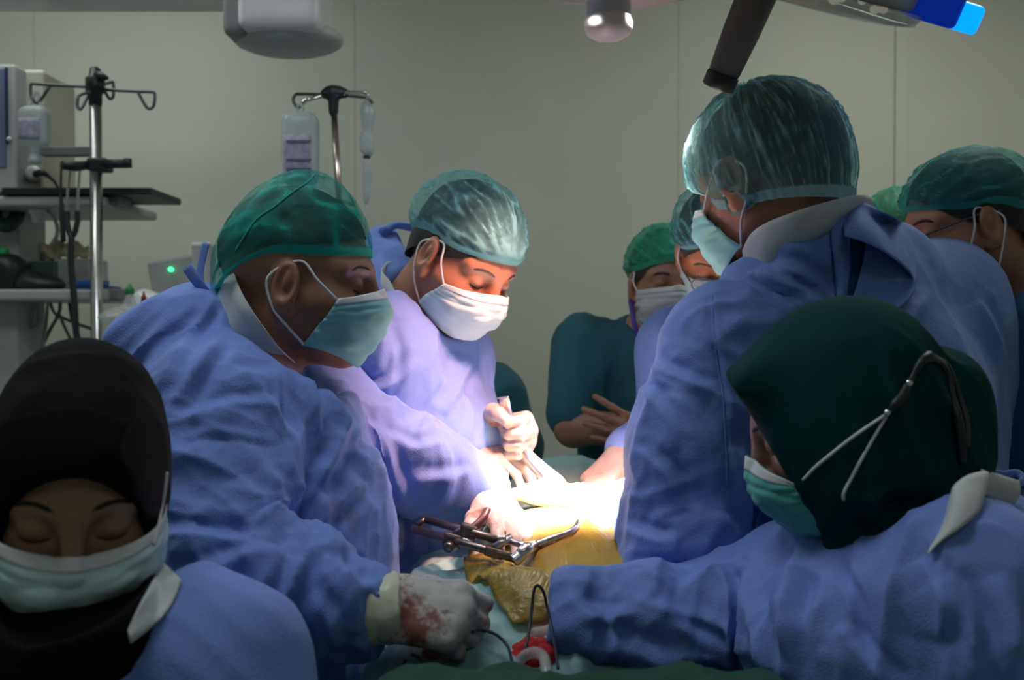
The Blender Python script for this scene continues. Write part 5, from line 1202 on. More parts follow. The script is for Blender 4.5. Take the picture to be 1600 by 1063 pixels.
# ================================================================== P3: crossed arms, teal scrubs
def observer_crossed():
    H = Head(at(1040, 446, 2.42), (0.12, -1.0), 4, 0, 1.04)
    root = empty('person', floor_of(at(985, 600, 2.46)), 'man in dark teal scrubs with crossed bare arms standing by the back wall', 'person')
    neck = at(1018, 520, 2.47)
    sr, el_r, wr_r = at(908, 538, 2.47), at(897, 668, 2.40), at(995, 672, 2.30)
    sl_, el_l, wr_l = at(1115, 538, 2.47), at(1125, 672, 2.40), at(1036, 692, 2.27)
    def arms(F):
        F.chain([sr, el_r, wr_r], [0.052, 0.046, 0.034], 0.02); F.chain([sl_, el_l, wr_l], [0.052, 0.046, 0.032], 0.02)
        F.cap(wr_r, at(1040, 640, 2.33), 0.036, 0.034, 0.02)
        hand(F, at(1030, 694, 2.265), nrm([-0.86, -0.05, 0.36]), nrm([0.05, -1, 0.1]), False, [(6, 8, 6), (10, 10, 8), (14, 12, 10), (18, 14, 10)], spread=(0.18, 0.0, -0.10, -0.2), thumb=[(0.02, 0.022, -0.006), (0.040, 0.052, -0.008), (0.055, 0.078, -0.010), (0.066, 0.098, -0.012)], s=1.0)
    build_body(root, H, neck, [sr, sl_], M_SKIN1, arms, h=0.0042)
    hair_obj(root, H, M_HAIR, 0.066, 0.0, -0.06)
    for s in (-1, 1): brow_strip(root, H, 'eyebrow', s, M_BROW, r=0.004); lash_line(root, H, s, M_BROW)
    cap_obj(root, H, M_CAPL, name='bouffant_cap', front=0.056, side=0.030, back=-0.02, top_scale=(1.14, 1.18, 1.12), pleat=0.006, pfreq=8, seed=2, band=0.08, knot=0.8)
    mk, ends = mask_obj(root, H, (M_MWHITE, M_MWHITE), seed=8, drop=0.0); ear_loops(H, mk, ends, M_LOOP)
    F = Field()
    F.chain([at(1012, 570, 2.50), at(1010, 640, 2.50), at(1008, 780, 2.50)], [0.125, 0.130, 0.130], 0.05); F.cap(at(945, 560, 2.48), at(1080, 560, 2.48), 0.075, 0.075, 0.05)
    F.cap(at(955, 640, 2.5), at(958, 800, 2.5), 0.085, 0.085, 0.05); F.cap(at(1065, 640, 2.5), at(1065, 800, 2.5), 0.085, 0.085, 0.05)
    F.chain([sr, at(896, 645, 2.42)], [0.070, 0.066], 0.04); F.chain([sl_, at(1122, 628, 2.42)], [0.070, 0.066], 0.04)
    F.subcap(neck + np.array([0, -0.02, 0.02]), neck + np.array([0.0, -0.06, 0.10]), 0.058, 0.09, 0.01); F.subcap(neck + np.array([0.01, -0.09, -0.03]), neck + np.array([0.01, -0.14, -0.12]), 0.05, 0.006, 0.01)
    s_ = gown_obj(root, F, 0.008, [(at(1000, 600, 2.4), 0.25, (0, 0, 1), 10, 2, 0.008), (sr, 0.12, (0.2, 0, 1), 14, 3, 0.007)], M_SCRUBT, 3.0, name='scrub_top')
    p = Field(); p.cap(at(1008, 760, 2.5), (at(1008, 760, 2.5)[0], 2.5, 0.75), 0.150, 0.16, 0.04)
    sdf_obj('trousers', p, 0.012, M_SCRUBT, root)
    tube('lanyard', [at(985, 470, 2.40), at(990, 500, 2.34), at(1000, 540, 2.335), at(1012, 580, 2.34)], 0.006, mat_plain('purple_lanyard', (0.06, 0.04, 0.26), 0.6), root, n=6, res=4, flat=((0, 1, 0.2), 0.25))
    box('badge_card', at(1005, 545, 2.345) - (0.015, 0.001, 0.02), at(1005, 545, 2.345) + (0.025, 0.001, 0.02), M_LGREY, root, bevel=0.001)
    lower_body(root, root.location[0], root.location[1], -1.57, M_SCRUBT, M_SHOE, 0.85)
observer_crossed()

# ================================================================== P4: glasses, lit orange
def surgeon_glasses():
    H = Head(at(1124, 393, 2.02), (-0.16, -1.0), 36, 6, 0.98)
    root = empty('person', floor_of(at(1125, 650, 2.08)), 'person with glasses and teal bouffant cap, face glowing orange behind the big surgeon', 'person')
    neck = at(1130, 480, 2.12)
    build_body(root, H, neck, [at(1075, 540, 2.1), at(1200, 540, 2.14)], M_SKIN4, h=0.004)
    for s in (-1, 1): brow_strip(root, H, 'eyebrow', s, M_BROW); lash_line(root, H, s, M_BROW)
    hair_obj(root, H, M_HAIR, 0.07, 0.0, -0.06)
    cap_obj(root, H, M_CAPT, name='bouffant_cap', front=0.068, side=0.030, back=-0.02, top_scale=(1.16, 1.18, 1.18), pleat=0.006, pfreq=8, seed=6, band=0.08, knot=0.9)
    mk, ends = mask_obj(root, H, (M_MPALE, M_MSTRIP), seed=2); ear_loops(H, mk, ends, M_LOOP)
    gl = empty('eyeglasses', H.w((0.11, 0, 0.0)), 'thin dark-framed glasses on the orange-lit face', 'glasses')
    for s in (-1, 1):
        a = np.linspace(0, 2 * math.pi, 25)[:-1]
        ring = [H.w((0.116 - 0.010 * (abs(0.034 + 0.025 * math.cos(t)) / 0.06) ** 2, s * (0.034 + 0.025 * math.cos(t)), -0.006 + 0.019 * math.sin(t))) for t in a]
        tube('lens_rim', ring, 0.0013, M_DGREY, gl, n=6, closed=True)
        raw_mesh('lens', np.array(ring), [tuple(range(len(ring)))], M_GLASS, gl)
        tube('temple_arm', [H.w((0.108, s * 0.060, 0.002)), H.w((0.06, s * 0.076, 0.004)), H.w((-0.01, s * 0.080, 0.004))], 0.0014, M_DGREY, gl, n=6)
    tube('bridge', [H.w((0.116, -0.009, -0.002)), H.w((0.118, 0, 0.001)), H.w((0.116, 0.009, -0.002))], 0.0013, M_DGREY, gl, n=6)
    F = Field(); sr, el, wr = at(1058, 545, 2.10), at(1045, 690, 2.02), at(984, 704, 1.88)
    F.chain([at(1130, 560, 2.12), at(1130, 680, 2.12), at(1130, 900, 2.12)], [0.12, 0.14, 0.15], 0.05); F.cap(sr, at(1205, 545, 2.14), 0.08, 0.08, 0.05)
    F.chain([sr, el, wr], [0.078, 0.07, 0.046], 0.04); F.chain([at(1205, 545, 2.14), at(1235, 690, 2.08), at(1150, 760, 1.95)], [0.078, 0.07, 0.05], 0.04)
    skirt(F, at(1130, 900, 2.12)); F.subcap(neck + np.array([0, -0.02, 0.03]), H.w((0, 0, -0.05)), 0.062, 0.10)
    gown_obj(root, F, 0.009, [(el, 0.14, (0, 0, 1), 14, 4, 0.01)], M_GOWN, 5.0)
    F = Field(); hand(F, at(976, 712, 1.86), nrm([-0.62, -0.35, -0.55]), nrm([-0.35, -0.5, 0.75]), True, [(45, 50, 30), (50, 55, 30), (55, 55, 30), (60, 55, 30)], s=0.98, fat=1.06)
    sdf_obj('glove', F, 0.0032, M_GLOVEP, root, lambda P: 0.0012 * pn(P * 50))
    lower_body(root, root.location[0], root.location[1], -1.7, M_SCRUBG, M_SHOE)
surgeon_glasses()

# ================================================================== P5: big surgeon seen from behind
def surgeon_right():
    H = Head(at(1203, 286, 1.50), (-0.65, 0.76), 16, 0, 1.11)
    root = empty('person', floor_of(at(1330, 700, 1.55)), 'tall surgeon in blue gown seen from behind, teal bouffant cap, gown open at the neck', 'person')
    neck = at(1270, 405, 1.54)
    build_body(root, H, neck, [at(1190, 545, 1.50), at(1400, 520, 1.62)], M_SKIN2)
    hair_obj(root, H, M_HAIRT, 0.055, 0.005, -0.05)
    F = Field()
    cap_obj(root, H, M_CAP5, name='bouffant_cap', front=0.030, side=-0.040, back=-0.062, top_scale=(1.14, 1.09, 1.10), bag=(-0.006, 0, -0.010), shift=(0.010, 0.003, 0.0), pleat=0.0048, pfreq=22, seed=9, band=0.05, nth=300, nph=96, radial=True)
    brow_strip(root, H, 'eyebrow', 1, M_BROW); lash_line(root, H, 1, M_BROW)
    mk, ends = mask_obj(root, H, (M_MTEAL, M_MSTRIP), seed=6, side=(0.064, 0.062, -0.020, 0.026, 0.058, -0.085)); ear_loops(H, mk, ends, M_LOOP)
    F = Field()
    shl, ell_, wrl = at(1122, 545, 1.42), at(1062, 855, 1.38), at(990, 800, 1.58)
    shr, elr, wrr = at(1470, 470, 1.70), at(1560, 720, 1.74), at(1250, 800, 1.80)
    F.chain([at(1290, 490, 1.55), at(1330, 640, 1.55), at(1340, 820, 1.55), at(1340, 1010, 1.56)], [0.150, 0.185, 0.175, 0.17], 0.06)
    F.cap(at(1150, 535, 1.46), shr, 0.082, 0.095, 0.06); F.cap(at(1215, 445, 1.50), at(1380, 420, 1.60), 0.066, 0.078, 0.06)
    F.cap(at(1440, 540, 1.66), at(1450, 900, 1.64), 0.13, 0.12, 0.06); F.cap(at(1180, 620, 1.48), at(1210, 900, 1.48), 0.105, 0.11, 0.06)
    F.chain([shl, (shl + ell_) / 2 + np.array([-0.012, 0, 0]), ell_], [0.080, 0.080, 0.074], 0.04); F.chain([ell_, wrl], [0.074, 0.054], 0.03)
    F.chain([shr, elr], [0.095, 0.085], 0.05); F.chain([elr, wrr], [0.08, 0.055], 0.03)
    skirt(F, at(1340, 1010, 1.56), 0.16, 0.16)
    F.cap(at(1222, 440, 1.46), at(1316, 380, 1.47), 0.036, 0.046, 0.04); F.chain([at(1180, 446, 1.45), at(1240, 404, 1.435), at(1318, 362, 1.45)], [0.030, 0.034, 0.036], 0.025)
    F.subcap(at(1240, 392, 1.56), H.w((0.02, 0, -0.05)), 0.060, 0.085, 0.010)
    sp = [(at(1180, 470, 1.38), 0.10, (-0.8, 0.2, -0.45), 14, 2.5, 0.008), (at(1080, 600, 1.35), 0.10, (0.7, 0, -0.5), 13, 3, 0.009), (at(1045, 780, 1.32), 0.12, (0.35, 0, 1), 13, 3, 0.008), (ell_, 0.11, (0.9, 0, 0.3), 16, 4, 0.011),
          (at(1260, 480, 1.42), 0.12, (0.65, 0, -0.75), 13, 2, 0.012), (at(1450, 650, 1.5), 0.2, (0.15, 0, 1), 8, 1.5, 0.008), (at(1160, 800, 1.4), 0.13, (0.1, 0, 1), 14, 2, 0.013), (at(1550, 600, 1.6), 0.14, (0.2, 0, 1), 12, 2, 0.010)]
    ln = [([(1168, 430), (1232, 444), (1292, 505)], 0.012), ([(1185, 424), (1252, 424), (1300, 474), (1308, 510)], 0.014), ([(1215, 405), (1262, 440), (1288, 505)], 0.010), ([(1018, 572), (1062, 592), (1112, 614)], 0.010), ([(1004, 600), (1040, 645), (1060, 705)], 0.008),
          ([(1000, 700), (1045, 742), (1070, 800)], 0.010), ([(1160, 700), (1150, 780), (1162, 862)], 0.016), ([(1200, 700), (1176, 780), (1168, 860)], 0.012), ([(985, 826), (1030, 846), (1060, 842)], 0.013), ([(1112, 800), (1132, 850), (1100, 905)], 0.012), ([(1108, 456), (1114, 520), (1128, 610), (1136, 760)], -0.005, 0.003, 0.004),
          ([(1405, 342), (1430, 398), (1421, 456), (1366, 510)], -0.016, 0.010, 0.012), ([(1530, 470), (1560, 560), (1570, 660)], 0.012), ([(1480, 560), (1500, 650), (1490, 720)], 0.006), ([(1040, 620), (1080, 640), (1120, 700)], 0.007), ([(1130, 500), (1180, 510), (1230, 505)], 0.006), ([(1000, 880), (1060, 900), (1120, 880)], 0.009)]
    g = gown_obj(root, F, 0.0048, sp, M_GOWN, 11.0, lines=ln)
    on = caster(g)
    # back edge folded over and the turned-out flap, free along its right rim
    def crv(Q, v):
        n = len(Q) - 1; i = min(int(v * n), n - 1); t = v * n - i; Q = [np.asarray(q, float) for q in Q]
        p0, p1, p2, p3 = Q[max(i - 1, 0)], Q[i], Q[i + 1], Q[min(i + 2, n)]
        return 0.5 * (2 * p1 + (p2 - p0) * t + (2 * p0 - 5 * p1 + 4 * p2 - p3) * t * t + (3 * p1 - p0 - 3 * p2 + p3) * t ** 3)
    def sheet(nm, A_, B_, lift, nu, nv, mat, par, sm=3):
        G = np.array([[on(*(crv(A_, u) * (1 - v) + crv(B_, u) * v), lift(u, v)) for u in np.linspace(0, 1, nu)] for v in np.linspace(0, 1, nv)])
        for _ in range(sm): G[1:-1, 1:-1] = (G[1:-1, 1:-1] * 2 + G[:-2, 1:-1] + G[2:, 1:-1] + G[1:-1, :-2] + G[1:-1, 2:]) / 6
        return grid_obj(nm, G, mat, par, thick=0.0018)
    # dark scrub in the open slit, the inner sheet of the flap, and its rolled upper band standing proud
    sheet('scrub_sliver', [(1318, 350), (1316, 400), (1314, 450), (1312, 495)], [(1336, 362), (1358, 392), (1346, 440), (1326, 495)], lambda u, v: 0.005, 14, 6, M_SCRUBB, root)
    sheet('gown_flap', [(1353, 378), (1348, 410), (1338, 450), (1322, 504)], [(1418, 418), (1430, 444), (1414, 472), (1368, 506)], lambda u, v: 0.012 + 0.050 * v ** 1.5 * (1 - 0.3 * u) + 0.006 * math.sin(v * 6 + u * 3), 26, 24, M_GOWN, g)
    sheet('flap_band', [(1318, 350), (1340, 318), (1376, 330), (1408, 347), (1424, 378), (1431, 424)], [(1321, 370), (1345, 377), (1373, 390), (1399, 407), (1418, 424), (1429, 442)], lambda u, v: 0.005 + 0.082 * math.sin(min(v, 1) * 1.45) * math.sin(math.pi * (0.12 + 0.76 * u)) ** 0.7, 40, 16, M_GOWN, g)
    Le = [(1296, 342), (1300, 380), (1304, 420), (1308, 460), (1310, 508)]; Re = [(1322, 338), (1326, 375), (1328, 415), (1322, 460), (1316, 508)]
    G = np.array([[on(*(crv(Le, v) * (1 - u) + crv(Re, v) * u), 0.005 + 0.010 * math.sin(u * 2.8)) for u in np.linspace(0, 1, 8)] for v in np.linspace(0, 1, 30)])
    grid_obj('folded_edge', G, M_GOWN, g, thick=0.0018)
    for pts in ([(1112, 462), (1114, 500), (1120, 560), (1130, 620), (1134, 690), (1136, 760)],): seam(on, pts, M_GOWN, g)
    tube('gown_tie', [at(1306, 352, 1.44), at(1302, 325, 1.44), at(1298, 305, 1.44), at(1299, 290, 1.44)], 0.0065, M_GOWN, g, n=8, res=4, flat=((0, 1, 0), 0.2))
    up_ = [(1160, 392, 1.46), (1172, 366, 1.43), (1200, 347, 1.395), (1245, 330, 1.370), (1290, 316, 1.370), (1340, 305, 1.41), (1366, 310, 1.46)]
    lo_ = [(1160, 428, 1.47), (1180, 424, 1.44), (1205, 414, 1.415), (1245, 392, 1.398), (1290, 366, 1.398), (1330, 348, 1.43), (1356, 336, 1.47)]
    G = []
    for v in np.linspace(0, 1, 8):
        row = []
        for u in np.linspace(0, 1, 40):
            p = crv(lo_, u) * (1 - v) + crv(up_, u) * v; row.append(at(*p) + np.array([0, -0.006 * math.sin(v * 3.14) + 0.003 * math.sin(u * 17 + v * 2), 0]))
        G.append(row)
    grid_obj('inner_collar', np.array(G), M_LINER, root, thick=0.0015)
    F = Field(); hand(F, at(985, 790, 1.60), nrm([-0.75, 0.25, -0.3]), nrm([-0.1, -0.3, 0.9]), False, [(30, 30, 20), (40, 40, 25), (45, 45, 25), (50, 45, 25)], s=1.0, fat=1.08)
    sdf_obj('glove', F, 0.0032, M_GLOVEW, root, lambda P: 0.0012 * pn(P * 50))
    lower_body(root, root.location[0], root.location[1], 2.5, M_SCRUBG, M_SHOE)
    # pale handle in the glove
    e = tag(tube('suction_tip', [at(908, 760, 1.62), at(925, 763, 1.62), at(975, 775, 1.60)], [0.006, 0.007, 0.008], M_WHITE, None, n=10, res=3), 'short white instrument tip pointing into the lit wound', 'instrument')
surgeon_right()

# ================================================================== P6: far right, blue scrubs
def observer_right():
    H = Head(at(1510, 356, 1.78), (-1.0, -0.03), 14, 0, 1.03)
    root = empty('person', floor_of(at(1620, 600, 1.82)), 'man in glasses, dark teal cap and navy scrubs at the right edge, facing left', 'person')
    neck = at(1590, 455, 1.84)
    build_body(root, H, neck, [at(1590, 560, 1.72), at(1680, 540, 1.95)], M_SKIN2, h=0.004)
    hair_obj(root, H, M_HAIR, 0.07, 0.0, -0.07); brow_strip(root, H, 'eyebrow', 1, M_BROW, r=0.0032)
    cap_obj(root, H, M_CAPD, name='bouffant_cap', front=0.050, side=0.030, back=-0.03, top_scale=(1.14, 1.14, 1.04), bag=(-0.01, 0, 0.0), pleat=0.005, pfreq=9, seed=12, band=0.08)
    mk, ends = mask_obj(root, H, (M_MPALE, M_MSTRIP), seed=3, drop=0.018); ear_loops(H, mk, ends, M_LOOP)
    gl = empty('eyeglasses', H.w((0.11, 0, 0)), 'thin dark glasses worn by the man at the right edge', 'glasses')
    for s in (-1, 1):
        a = np.linspace(0, 2 * math.pi, 25)[:-1]
        ring = [H.w((0.114 - 0.008 * math.cos(t), s * (0.034 + 0.025 * math.cos(t)), -0.004 + 0.018 * math.sin(t))) for t in a]
        tube('lens_rim', ring, 0.0012, M_DGREY, gl, n=6, closed=True); raw_mesh('lens', np.array(ring), [tuple(range(len(ring)))], M_GLASS, gl)
        tube('temple_arm', [H.w((0.106, s * 0.060, 0.006)), H.w((0.05, s * 0.079, 0.014)), H.w((0.0, s * 0.082, 0.020)), H.w((-0.02, s * 0.084, 0.016))], 0.0016, M_DGREY, gl, n=6)
    tube('bridge', [H.w((0.112, -0.009, 0)), H.w((0.115, 0, 0.002)), H.w((0.112, 0.009, 0))], 0.0012, M_DGREY, gl, n=6)
    F = Field(); F.chain([at(1650, 560, 1.84), at(1650, 700, 1.84), at(1650, 900, 1.84), at(1650, 1100, 1.84)], [0.13, 0.14, 0.14, 0.15], 0.05); F.cap(at(1620, 530, 1.70), at(1685, 520, 1.98), 0.078, 0.078, 0.05)
    F.cap(at(1622, 500, 1.80), at(1660, 500, 1.88), 0.05, 0.06, 0.05)
    F.chain([at(1620, 545, 1.70), at(1610, 700, 1.66)], [0.075, 0.07], 0.04)
    F.subcap(at(1598, 470, 1.83), H.w((0, 0, -0.05)), 0.064, 0.10)
    gown_obj(root, F, 0.009, [(at(1600, 520, 1.75), 0.15, (0.3, 0, 1), 14, 2, 0.008)], M_SCRUBB, 8.0, name='scrub_top')
    lower_body(root, root.location[0], root.location[1], 3.14, M_SCRUBB, M_SHOE, 0.85)
observer_right()

# ================================================================== P7: only a green cap shows over the big surgeon's shoulder
def observer_hidden():
    H = Head(at(1402, 376, 2.5), (-0.5, -0.86), 10, 0, 1.0)
    root = empty('person', floor_of(at(1410, 600, 2.54)), 'person hidden behind the big surgeon, only the green cap top showing', 'person')
    neck = at(1405, 460, 2.54); build_body(root, H, neck, [at(1340, 490, 2.54), at(1470, 490, 2.54)], M_SKIN3, h=0.005)
    cap_obj(root, H, M_CAPL, name='bouffant_cap', front=0.05, side=0.03, back=-0.02, top_scale=(1.1, 1.1, 1.02), pleat=0.005, pfreq=8, seed=14, band=0.08)
    mk, ends = mask_obj(root, H, (M_MPALE, M_MSTRIP), seed=5); ear_loops(H, mk, ends, M_LOOP)
    F = Field(); F.chain([at(1405, 540, 2.54), at(1405, 660, 2.54), at(1405, 900, 2.54)], [0.13, 0.14, 0.14], 0.05); F.cap(at(1335, 520, 2.54), at(1475, 520, 2.54), 0.075, 0.075, 0.05)
    F.chain([at(1335, 520, 2.54), at(1325, 650, 2.5)], [0.07, 0.06], 0.04); F.chain([at(1475, 520, 2.54), at(1485, 650, 2.5)], [0.07, 0.06], 0.04)
    F.subcap(neck, H.w((0, 0, -0.05)), 0.062, 0.1)
    gown_obj(root, F, 0.012, [], M_SCRUBT, 2.0, name='scrub_top'); lower_body(root, root.location[0], root.location[1], -1.8, M_SCRUBT, M_SHOE, 0.85)
observer_hidden()

# ================================================================== P10: dark teal back behind the second surgeon
def assistant_seated():
    H = Head(at(664, 505, 2.75), (-0.4, 0.9), 25, 0, 1.0)
    root = empty('person', floor_of(at(745, 650, 2.7)), 'person in dark teal scrubs half hidden behind the second surgeon, shoulder showing', 'person')
    neck = at(690, 570, 2.74); build_body(root, H, neck, [at(650, 620, 2.74), at(760, 615, 2.7)], M_SKIN3, h=0.005)
    cap_obj(root, H, M_CAPL, name='bouffant_cap', front=0.05, side=0.03, back=-0.04, top_scale=(1.1, 1.1, 1.08), pleat=0.005, pfreq=8, seed=15, band=0.08)
    F = Field(); F.chain([at(715, 640, 2.74), at(730, 760, 2.72), at(735, 1000, 2.72)], [0.12, 0.14, 0.15], 0.05); F.cap(at(650, 625, 2.76), at(764, 622, 2.68), 0.085, 0.09, 0.05)
    F.chain([at(768, 630, 2.68), at(795, 700, 2.66), at(800, 760, 2.6)], [0.088, 0.080, 0.06], 0.05); F.chain([at(640, 640, 2.76), at(620, 760, 2.76)], [0.08, 0.07], 0.05)
    F.subcap(neck, H.w((0, 0, -0.05)), 0.062, 0.1)
    gown_obj(root, F, 0.010, [(at(760, 650, 2.6), 0.2, (0.3, 0, 1), 10, 2, 0.008)], M_SCRUBT, 4.0, name='scrub_top'); lower_body(root, root.location[0], root.location[1], 2.0, M_SCRUBT, M_SHOE, 0.8)
assistant_seated()

# ================================================================== P8: nurse in dark green hijab, front right
def nurse_right():
    H = Head(at(1314, 655, 1.15), (-1.0, 0.22), 24, 0, 1.0); H.ears = False
    root = empty('person', floor_of(at(1400, 950, 1.15)), 'nurse in dark green hijab and green mask in the right foreground, reaching left', 'person')
    neck = at(1420, 830, 1.16); build_body(root, H, neck, [at(1350, 960, 1.27), at(1480, 940, 1.05)], M_SKIN3, h=0.0036)
    for s in (-1, 1): brow_strip(root, H, 'eyebrow', s, M_BROW); lash_line(root, H, s, M_BROW)
    F = Field(); W = H.w
    F.ell(W((-0.016, 0, 0.036)), (0.112, 0.092, 0.102), H.R, 0)
    F.cap(W((0.060, -0.045, 0.080)), W((0.060, 0.045, 0.080)), 0.020, 0.020, 0.04); F.ell(W((0.092, 0, 0.082)), (0.046, 0.058, 0.017), H.R, 0.03)
    F.ell(W((0.012, 0, -0.025)), (0.088, 0.094, 0.095), H.R, 0.04)
    F.ell(at(1478, 632, 1.16), (0.050, 0.055, 0.066), None, 0.035); F.ell(at(1470, 690, 1.16), (0.05, 0.055, 0.055), None, 0.03)
    F.chain([at(1350, 745, 1.16), at(1395, 800, 1.155), at(1392, 872, 1.13)], [0.085, 0.072, 0.040], 0.04); F.chain([at(1430, 740, 1.16), at(1450, 800, 1.16)], [0.075, 0.070], 0.04)
    F.cap(at(1330, 830, 1.12), at(1395, 862, 1.11), 0.022, 0.022, 0.03)
    pa, pb_ = at(1141, 598, 1.15), at(1282, 822, 1.15); dv = nrm(pb_ - pa); nn = np.cross(dv, H.R[:, 1]); nn = nn if nn[0] < 0 else -nn
    # the face opening: in front of the slanting hijab edge, curving at the chin
    F.cutplane(pa, nn, 0.003)
    F.subell(W((0.055, 0, -0.05)), (0.075, 0.056, 0.10), H.R, 0.008)
    hs = [(at(1430, 680, 1.08), 0.10, (0.35, 0, -0.9), 17, 2.5, 0.008), (at(1330, 800, 1.08), 0.09, (0.2, 0, -1), 18, 2, 0.006), (at(1480, 640, 1.08), 0.06, (0.3, 0, -0.9), 20, 3, 0.005), (at(1400, 840, 1.08), 0.08, (1, 0, 0.4), 20, 3, 0.006)]
    hj = sdf_obj('hijab', F, 0.004, M_HIJG, root, folds(hs, 0.0012, 7, 3.0, 0.0003), 1)
    # stitched visor lines
    on = caster(hj); on_hijab = lambda x, y, gap=0.002: on(x, y, gap)
    mk, ends = mask_obj(root, H, (M_MGREEN, M_MSTRIP), seed=7, side=(0.074, 0.060, -0.034, 0.040, 0.058, -0.090), drop=0.004)
    hook = on_hijab(1388, 646)
    for e in (0, 1):
        sx, sy = ((1272, 732), (1318, 772))[e]; k = np.linspace(0, 1, 6)
        pts = [on_hijab(sx + (1388 - sx) * t, sy + (646 - sy) * t - 4 * math.sin(3.14 * t), 0.0025) for t in k]
        tube('ear_loop', [ends[1][e], (ends[1][e] * 0.5 + pts[0] * 0.5) + H.R[:, 1] * 0.004] + pts, 0.0017, M_LOOP, mk, n=6, res=4)
    cs = [(1388, 644), (1398, 632), (1410, 618), (1418, 602), (1425, 590), (1433, 575), (1442, 563), (1452, 558)]
    st_ = empty('mask_strap', on_hijab(1420, 600), 'black braided mask strap with metal beads tied round the green hijab', 'strap')
    tube('braided_cord', [on_hijab(x, y, gap=0.004) for x, y in cs], [0.003, 0.005, 0.006, 0.0045, 0.003, 0.004, 0.005, 0.007], M_BLACK, st_, n=8, res=4)
    tube('braided_cord', [on_hijab(x, y, gap=0.004) for x, y in [(1452, 558), (1470, 568), (1482, 590), (1488, 620), (1496, 650), (1502, 690), (1504, 725)]], [0.006, 0.0045, 0.004, 0.004, 0.005, 0.005, 0.004], M_BLACK, st_, n=8, res=4)
    tube('braided_cord', [on_hijab(x, y, gap=0.005) for x, y in [(1455, 560), (1474, 566), (1488, 588), (1500, 625), (1510, 660), (1510, 700)]], 0.0035, M_BLACK, st_, n=8, res=4)
    for x, y in ((1386, 645), (1420, 599)): lathe('bead', [(0.001, -0.004), (0.0035, -0.003), (0.0042, 0), (0.0035, 0.003), (0.001, 0.004)], M_CHROME, st_, on_hijab(x, y, gap=0.007), (0.6, 0, 0.8), 12)
    F2 = Field()
    sr, elr, wr = at(1240, 920, 1.26), at(1130, 965, 1.27), at(905, 962, 1.25)
    sl_, el = at(1512, 915, 1.03), at(1575, 1140, 0.98)
    F2.chain([at(1420, 905, 1.16), at(1400, 1010, 1.15), at(1400, 1250, 1.15)], [0.115, 0.150, 0.160], 0.05)
    F2.cap(sr, at(1420, 880, 1.16), 0.070, 0.075, 0.05); F2.cap(at(1470, 910, 1.12), at(1515, 915, 1.03), 0.070, 0.080, 0.05); F2.cap(at(1572, 815, 1.26), at(1575, 910, 1.14), 0.036, 0.065, 0.05)
    F2.chain([sl_, el], [0.082, 0.075], 0.04)
    F2.chain([sr, elr], [0.080, 0.068], 0.04); F2.chain([elr, at(1000, 968, 1.26), wr], [0.068, 0.064, 0.054], 0.03)
    F2.cap(at(895, 940, 1.24), at(890, 965, 1.24), 0.034, 0.045, 0.03)
    skirt(F2, at(1400, 1250, 1.15), 0.16, 0.15)
    F2.cutplane(at(862, 960, 1.25), (-1, 0.05, 0.05), 0.006)
    F2.subcap(wr, at(850, 965, 1.25), 0.030, 0.036, 0.004)
    F2.subcap(at(1425, 850, 1.16), H.w((-0.02, 0, -0.05)), 0.070, 0.13, 0.012)
    sp = [(elr, 0.10, (0.25, 0, 1), 14, 3, 0.011), (at(1000, 950, 1.2), 0.10, (0.6, 0, 0.8), 15, 3, 0.011), (wr, 0.07, (0.5, 0, 0.8), 20, 4, 0.008), (at(1230, 960, 1.15), 0.11, (0.12, 0, 1), 14, 2, 0.012), (at(1380, 980, 1.0), 0.14, (-0.1, 0, 1), 10, 1.5, 0.010), (at(1500, 950, 0.95), 0.11, (0.1, 0, 1), 13, 2, 0.012), (at(1100, 1000, 1.2), 0.1, (0.9, 0, -0.3), 15, 3, 0.010)]
    ln = [([(1176, 905), (1192, 980), (1216, 1050)], 0.013), ([(1252, 880), (1240, 965), (1236, 1075)], 0.014), ([(1030, 935), (1062, 985), (1140, 1010)], 0.011), ([(930, 950), (918, 990), (930, 1020)], 0.009), ([(888, 930), (932, 966), (1000, 958)], 0.014), ([(1060, 925), (1110, 905), (1170, 870)], 0.012),
          ([(1482, 900), (1520, 980), (1530, 1075)], 0.015), ([(1310, 985), (1368, 1036), (1402, 1075)], 0.010), ([(1442, 872), (1482, 940), (1472, 1000)], 0.013), ([(1130, 900), (1150, 960), (1140, 1030)], 0.012), ([(900, 1000), (980, 1004), (1060, 1040)], 0.010), ([(1300, 900), (1330, 940), (1340, 1000)], 0.009), ([(1560, 900), (1580, 980), (1575, 1060)], 0.010), ([(990, 930), (960, 975), (975, 1020)], 0.009)]
    g = gown_obj(root, F2, 0.0045, sp, M_GOWN, 14.0, lines=ln)
    on2 = caster(g, hj)
    lo_ = [(1450, 868), (1484, 838), (1522, 806), (1560, 776)]; up_ = [(1474, 812), (1494, 760), (1530, 738), (1566, 744)]
    G = []
    for u in np.linspace(0, 1, 24):
        lu = crv2(lo_, u); dl = min(on2(*lu, 0.004)[1], 1.04 + 0.10 * u); l3 = at(lu[0], lu[1], dl); uu = crv2(up_, u); u3 = at(uu[0], uu[1], dl + 0.035)
        G.append([l3 * (1 - v) + u3 * v + np.array([0, -0.004 * math.sin(v * 3.1) + 0.003 * math.sin(u * 9 + v * 4), 0]) for v in np.linspace(0, 1, 8)])
    G = np.array(G)
    for _ in range(6): G[1:-1, :, 1] = (G[:-2, :, 1] + 2 * G[1:-1, :, 1] + G[2:, :, 1]) / 4
    grid_obj('inner_collar', G, M_LINER, root, thick=0.0015)
    tube('gown_tie', [at(1540, 735, 1.22), at(1565, 742, 1.22), at(1590, 740, 1.22), at(1598, 752, 1.21), at(1580, 760, 1.20)], 0.005, M_GOWN, g, n=8, res=4, flat=((0, 1, 0), 0.3))
